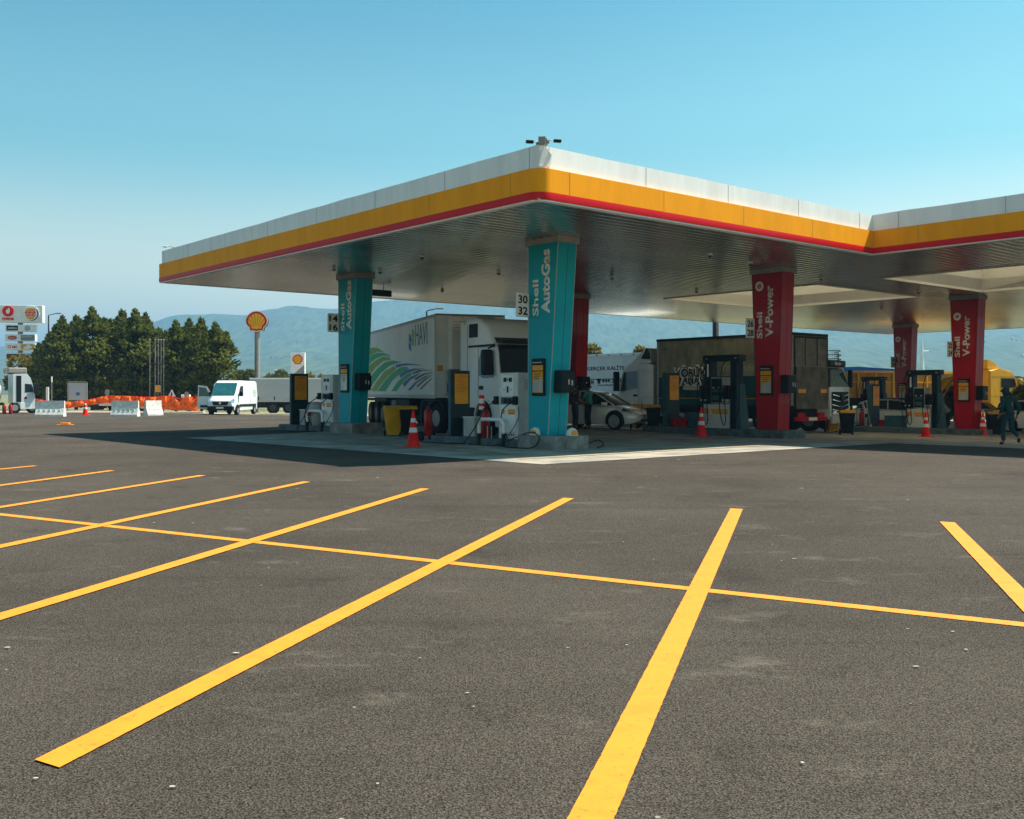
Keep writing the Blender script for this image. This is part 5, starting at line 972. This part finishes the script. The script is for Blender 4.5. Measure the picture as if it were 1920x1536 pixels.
def rsign(px, d, y, tri, label):
    t = thing('road_sign', label, 'road sign', at(px, d), 0, 'small road signs behind the netting'); zc = zat(y, d); MB().cyl((0, .03, 0), (0, .03, zc), .025, seg=6).build('post', 'pole_steel', t)
    if tri: flat([(-.32, -.26), (.32, -.26), (0, .34)], (0, 0, zc), A, B, 'sign_white', t, 'sign_face', .02); flat([(-.08, -.16), (.1, -.16), (.02, .0), (.08, .06), (-.02, .14), (-.05, 0)], (0, -.021, zc), A, B, 'ink', t, 'digging_figure', .005)
    else: flat(disc(0, 0, .2, 16, .28), (0, 0, zc), A, B, 'pole_steel', t, 'sign_face', .02)
rsign(201, 83, 736, False, 'small round grey sign behind the middle of the netting'); rsign(322, 83, 736, True, 'white triangular warning sign above the netting'); rsign(350, 83, 738, False, 'small round sign right of the triangular sign')
pk = thing('parked_machine', 'dark machine with white seat partly hidden behind the netting', 'machine', at(345, 86)); MB().box(-.8, .8, 0, 1, .3, 1.2, .1).build('machine_body', 'chassis', pk); MB().box(-.3, .4, .1, .6, 1.2, 1.5, .05).build('seat', 'sign_white', pk)
for px, w_, s in ((345, 3.2, 'pale timber board on the earth left of the van'), (512, 3.0, 'pale timber board on the earth beside the grey trailer')):
    o = MB().box(-w_/2, w_/2, -.3, .3, 0, .12, .02).build('timber_board', 'outline_cream'); o.location = at(px, 79.6); tag(o, s, 'board', 'pale boards lying on the verge')
# ------------------------------------------------------------------ vegetation
def tuft_mesh(name, fn, n, size, m, up=.55):
    vs, fs = [], []
    for i in range(n):
        p, out = fn(); s = size*random.uniform(.6, 1.4); d = (Vector(out)+Vector((random.gauss(0, .5), random.gauss(0, .5), up+random.gauss(0, .35)))).normalized()
        a = d.cross(Vector((random.gauss(0, 1), random.gauss(0, 1), random.gauss(0, 1)))).normalized(); b = d.cross(a); k = len(vs)
        vs += [tuple(p), tuple(p+d*s*.5+a*s*.30), tuple(p+d*s*1.15), tuple(p+d*s*.5-a*s*.30), tuple(p+d*s*.45+b*s*.28), tuple(p+d*s*.45-b*s*.28)]
        fs += [(k, k+1, k+2, k+3), (k, k+4, k+2, k+5)]
    me = bpy.data.meshes.new(name); me.from_pydata(vs, [], fs); me.materials.append(M(m)); return me
def conifer(seed, H=8.6, Rm=1.8, n=10500):
    random.seed(seed); lob = [(random.uniform(0, 6.28), random.uniform(.7, 1.3)) for _ in range(7)]; tips = [(0, 0, H)]+[(random.uniform(-.9, .9), random.uniform(-.8, .8), H*random.uniform(.82, .93)) for _ in range(3)]
    clumps = [(random.uniform(0, 6.28), random.random()) for _ in range(70)]
    def fn():
        if random.random() < .15:
            tx, ty, th = random.choice(tips); q = random.random()**.8*1.3; z = th+.1-q; r = q*.40*random.random()**.6; a = random.uniform(0, 6.28); return Vector((tx+r*math.cos(a), ty+r*math.sin(a), z)), Vector((math.cos(a)*.4, math.sin(a)*.4, .8))
        ca, ch = random.choice(clumps); h = min(.97, max(.02, (ch+random.gauss(0, .035)))); a = ca+random.gauss(0, .28)
        prof = min(1, .8+h*.5)*(1-max(0, h-.58)/.43)**.78 if h > .58 else min(1, .78+h*.55)
        bump = 1+.16*math.sin(3*a+h*9)+.10*math.sin(7*a-h*17)+.10*math.sin(h*46)
        r = Rm*prof*bump*(1-.28*random.random()**2) if random.random() < .8 else Rm*prof*random.uniform(.3, .9)
        return Vector((r*math.cos(a), r*math.sin(a), .15+h*(H-.6))), Vector((math.cos(a), math.sin(a), 0))
    return tuft_mesh('crown', fn, n, .30, 'conifer_leaf')
def core_and_trunk(t, H, Rm, dark='conifer_leaf'):
    MB().tube([(0, 0, 0), (0, 0, H*.5), (.05, 0, H*.9)], [.16, .10, .03], 8).build('trunk', 'bark', t)
CON = [conifer(s) for s in (11, 23, 37)]
cons = [(91, 90, .84), (117, 88, 1.0), (143, 92, 1.02), (173, 89, 1.06), (207, 90, 1.01), (229, 91, 1.10), (254, 90, 1.08), (273, 93, 1.05), (298, 96, .98), (330, 90, .99), (355, 91, 1.0), (377, 90, .98), (404, 90, 1.0)]
order = ['first', 'second', 'third', 'fourth', 'fifth', 'sixth', 'seventh', 'eighth', 'ninth', 'tenth', 'eleventh', 'twelfth', 'last']
for i, (px, d, s) in enumerate(cons):
    t = thing('conifer_tree', 'dark bushy conifer, %s from the left in the row behind the roadworks' % order[i], 'tree', at(px, d), i*2.1, 'conifers in a row behind the roadworks')
    if i == 0: CROWN0 = None
    c = bpy.data.objects.new('crown', CON[i % 3]); col.objects.link(c); c.parent = t; c.scale = (s*1.08, s, s*(.90+.02*(i % 4)))
    core_and_trunk(t, 8, 1.7)
def bush(H, Rm, n, m, seed, size=.3):
    random.seed(seed); bl = [(random.uniform(-.55, .55)*Rm, random.uniform(-.5, .5)*Rm, H*random.uniform(.35, .78), Rm*random.uniform(.35, .6)) for _ in range(9)]
    def fn():
        x, y, z, r = random.choice(bl); v = Vector((random.gauss(0, 1), random.gauss(0, 1), random.gauss(0, .8))).normalized(); q = r*(1-.3*random.random()**2); return Vector((x, y, z))+v*q, v
    return tuft_mesh('crown', fn, n, size, m, .2)
def broad(px, d, H, Rm, n, m, label, seed, grp='leafy trees beyond the station'):
    t = thing('leafy_tree', label, 'tree', at(px, d), 0, grp); c = bpy.data.objects.new('crown', bush(H, Rm, n, m, seed)); col.objects.link(c); c.parent = t; MB().tube([(0, 0, 0), (.05, 0, H*.45)], [.16, .08], 8).tube([(.03, 0, H*.35), (Rm*.3, .1, H*.6)], [.08, .03], 6).build('trunk', 'bark', t)
broad(52, 92, 5.2, 1.5, 3500, 'olive_leaf', 'yellow-green tree between the tanker cab and the first conifer', 5)
broad(458, 105, 4.8, 1.6, 3000, 'bush_leaf', 'round green tree right of the conifers, behind the van', 6); broad(515, 112, 4.8, 1.7, 3000, 'bush_leaf', 'low green tree between the shell pole and the board sign', 7)
broad(590, 105, 4.1, 1.2, 2200, 'olive_leaf', 'yellow-green tree top just right of the shell board sign', 8); broad(612, 104, 4.3, .8, 1500, 'olive_leaf', 'yellow-green tree tip above the rear gas dispenser', 9)
broad(1096, 80, 6.9, 1.0, 2500, 'olive_leaf', 'pale yellow-green tree above the white trailer, by the teal pillar', 10); broad(1203, 82, 7.2, .75, 2000, 'olive_leaf', 'pale yellow-green tree top left of the khaki lorry', 12)
for i, (px, H) in enumerate(((1792, 2.2), (1925, 2.4))): broad(px, 64, H, .8, 1600, 'bush_leaf', ['dark shrub behind the right-hand red pillar', 'dark shrub at the right edge of the picture'][i], 20+i)
# pale industrial building and silo far right
ib2 = thing('industrial_building', 'low pale industrial building with dark windows far right behind the yellow cab', 'building', at(1860, 100), R(-10))
MB().box(-5, 9, 0, 8, 0, zat(712, 100)+.3, .0).build('wall', 'stone_wall', ib2); MB().box(-5.1, 9.1, -.1, 8.1, zat(712, 100)+.301, zat(712, 100)+.55).build('roof', 'mid_grey', ib2)
for x in (-4, -1.5, 1, 3.5, 6): MB().box(x, x+1.3, -.03, -.001, .9, 2.3).build('window', 'window_dark', ib2)
sl_ = thing('silo', 'round beige silo with dark cap behind the yellow truck cab', 'silo', at(1900, 82)); MB().cyl((0, 0, 0), (0, 0, zat(701, 82)), .52, seg=24).build('drum', 'stone_wall', sl_, True); MB().cyl((0, 0, zat(701, 82)), (0, 0, zat(699, 82)), .56, seg=24).build('cap', 'dark_pole', sl_)
# ------------------------------------------------------------------ people
def skin_obj(name, V, E, rad, m, parent, sub=1, root=0):
    me = bpy.data.meshes.new(name); me.from_pydata(V, E, []); me.materials.append(M(m)); o = bpy.data.objects.new(name, me); col.objects.link(o); o.parent = parent
    md = o.modifiers.new('Skin', 'SKIN'); md.use_smooth_shade = True
    for i, v in enumerate(me.skin_vertices[0].data): v.radius = rad[i] if isinstance(rad[i], tuple) else (rad[i], rad[i]); v.use_root = (i == root)
    s = o.modifiers.new('Sub', 'SUBSURF'); s.levels = s.render_levels = sub; return o
def person(loc, rz, J, label, shirt, trousers, hair='hair', hood=False, scale=1):
    t = thing('person', label, 'person', loc, rz); t.scale = (scale,)*3
    # J: joint positions: pelvis, waist, chest, neck, head, and per side shoulder elbow wrist hip knee ankle toe
    V, E, Rr = [], [], []
    def add(p, r, par=None):
        V.append(Vector(p)); Rr.append(r); i = len(V)-1
        if par is not None: E.append((par, i))
        return i
    pel = add(J['pelvis'], (.13, .10)); wa = add(J['waist'], (.12, .09), pel); ch = add(J['chest'], (.145, .105), wa); ne = add(J['neck'], .052, ch)
    hb = Vector(J['head']); nn = Vector(J['neck']); c1_ = add(nn.lerp(hb, .45), (.07, .075), ne); c2_ = add(hb, (.078, .092), c1_); add(hb+(hb-nn)*.42, (.05, .06), c2_)
    f = Vector(J['face']).normalized(); add(hb+f*.105-Vector((0, 0, .02)), .014, c2_)
    for s in ('L', 'R'):
        sh, el, wr = J['sh'+s], J['el'+s], J['wr'+s]; a = add(sh, .06, ch); b = add(el, .042, a); c = add(wr, .026, b); hd_ = (Vector(wr)-Vector(el)).normalized(); pm = add(Vector(wr)+hd_*.06, (.038, .016), c)
        sd = hd_.cross(Vector((0, 0, 1))); sd = sd.normalized() if sd.length > .2 else Vector((0, 1, 0))
        for k, ln in ((-.027, .062), (-.009, .075), (.009, .07), (.027, .055)):
            g = add(Vector(wr)+hd_*.10+sd*k, .0095, pm); add(Vector(wr)+hd_*(.10+ln)+sd*k*1.1-Vector((0, 0, .01)), .008, g)
        g = add(Vector(wr)+hd_*.06+sd*.048, .010, pm); add(Vector(wr)+hd_*.10+sd*.062, .009, g)
        h = add(J['hip'+s], .085, pel); k_ = add(J['kn'+s], .055, h); an = add(J['an'+s], .038, k_); add(J['toe'+s], .036, an)
    skin_obj('body', [tuple(v) for v in V], E, Rr, 'skin', t, 2)
    # clothing: shirt with sleeves, trousers, shoes, hair
    L3 = lambda a, b, q: tuple(Vector(a).lerp(Vector(b), q))
    sv = [J['waist'], J['chest'], L3(J['chest'], J['neck'], .75), L3(J['waist'], J['pelvis'], .8)]; se = [(0, 1), (1, 2), (0, 3)]; sr = [(.165, .13), (.18, .135), .075, (.175, .145)]; ext = .95 if hood else .75
    for s in ('L', 'R'):
        n = len(sv); sv += [J['sh'+s], J['el'+s]] ; sr += [.078, .055]; se += [(1, n), (n, n+1)]
        if hood: sv.append(L3(J['el'+s], J['wr'+s], .92)); sr.append(.042); se.append((n+1, n+2))
    skin_obj('jacket' if hood else 'shirt', [tuple(v) for v in sv], se, sr, shirt, t, 2)
    tv = [J['pelvis'], L3(J['pelvis'], J['waist'], .5)]; te = [(0, 1)]; trr = [(.155, .12), (.145, .11)]
    for s in ('L', 'R'):
        n = len(tv); tv += [J['hip'+s], J['kn'+s], L3(J['kn'+s], J['an'+s], .93)]; trr += [.105, .076, .062]; te += [(0, n), (n, n+1), (n+1, n+2)]
    skin_obj('trousers', [tuple(v) for v in tv], te, trr, trousers, t, 2)
    for s in ('L', 'R'): a_, b_ = Vector(J['an'+s]), Vector(J['toe'+s]); skin_obj('shoe', [tuple(a_-Vector((0, 0, .01))), tuple(a_.lerp(b_, .5)-Vector((0, 0, .01))), tuple(b_)], [(0, 1), (1, 2)], [.058, .052, .044], 'shoe', t, 1)
    up = (hb-nn).normalized()
    hv_ = [tuple(hb-f*.035+up*.02), tuple(hb-f*.02+up*.085), tuple(hb+f*.03+up*.095), tuple(hb-f*.05-up*.04)]
    skin_obj('hood' if hood else 'hair', hv_+([tuple(nn-f*.02+up*.02)] if hood else []), [(0, 1), (1, 2), (0, 3)]+([(3, 4)] if hood else []), [.105 if hood else .088, .075, .055, .085 if hood else .05]+([.09] if hood else []), shirt if hood else hair, t, 2)
    return t
def joints(**k):    # standing figure facing +x; left = +y
    J = dict(pelvis=(0, 0, .95), waist=(0, 0, 1.10), chest=(0, 0, 1.33), neck=(0, 0, 1.50), head=(.02, 0, 1.63), face=(1, 0, 0),
      shL=(0, .19, 1.42), elL=(-.03, .25, 1.13), wrL=(.10, .24, .90), shR=(0, -.19, 1.42), elR=(-.03, -.25, 1.13), wrR=(.10, -.24, .90),
      hipL=(0, .10, .90), knL=(.03, .11, .49), anL=(-.01, .12, .08), toeL=(.16, .14, .04), hipR=(0, -.10, .90), knR=(.03, -.11, .49), anR=(-.01, -.12, .08), toeR=(.16, -.14, .04)); J.update(k); return J
person(at(1103, 38.5), R(150), joints(elL=(.10, .27, 1.15), wrL=(.30, .10, 1.12), elR=(.08, -.27, 1.15), wrR=(.28, -.08, 1.10)), 'person in a teal t-shirt and dark trousers, arms folded, by the silver car', 'shirt_teal', 'trouser_dark')
person(at(1078, 38.0), R(20), joints(elL=(.05, .27, 1.15), wrL=(.30, .12, 1.02), elR=(.02, -.27, 1.14), wrR=(.28, -.10, 1.05)), 'person in a dark brown top and jeans beside the teal pillar edge', 'shirt_brown', 'jeans')
person(at(1891, 30.2), R(100), joints(pelvis=(0, 0, .93), chest=(.06, 0, 1.31), neck=(.09, 0, 1.47), head=(.14, 0, 1.59), elL=(-.10, .27, 1.16), wrL=(.05, .26, .95), elR=(-.12, -.30, 1.13), wrR=(.02, -.30, .90),
    knL=(.12, .11, .50), anL=(.06, .12, .08), toeL=(.23, .14, .04), knR=(.05, -.12, .50), anR=(-.30, -.14, .24), toeR=(-.24, -.15, .08)), 'person in dark teal hooded overalls walking away at the right edge', 'work_suit', 'work_suit', hood=True, scale=.98)
person(at(1772, 49), R(200), joints(pelvis=(-.15, 0, .88), waist=(-.05, 0, 1.02), chest=(.18, 0, 1.16), neck=(.32, 0, 1.24), head=(.44, 0, 1.28), face=(.8, 0, -.5), shL=(.22, .19, 1.22), elL=(.32, .24, .98), wrL=(.50, .20, .90), shR=(.22, -.19, 1.22), elR=(.32, -.24, .98), wrR=(.50, -.2, .88), hipL=(-.15, .10, .83), hipR=(-.15, -.10, .83), knL=(-.05, .11, .46), knR=(-.08, -.11, .46)), 'person in a pale grey shirt bending over left of the right-hand red pillar', 'shirt_grey', 'trouser_dark')
# ------------------------------------------------------------------ haze
hm = bpy.data.materials.new('haze'); hm.use_nodes = True; t = hm.node_tree; t.nodes.remove(t.nodes['Principled BSDF'])
pv = t.nodes.new('ShaderNodeVolumePrincipled'); pv.inputs['Color'].default_value = (.27, .55, .86, 1); pv.inputs['Density'].default_value = .00033; pv.inputs['Anisotropy'].default_value = .2
t.links.new(pv.outputs[0], t.nodes['Material Output'].inputs['Volume'])
hz = MB().box(-6100, 6100, -310, 7100, -3, 345).build('haze', hm); hz['kind'] = 'stuff'; hz['label'] = 'thin blue air haze over the whole valley'; hz['category'] = 'haze'
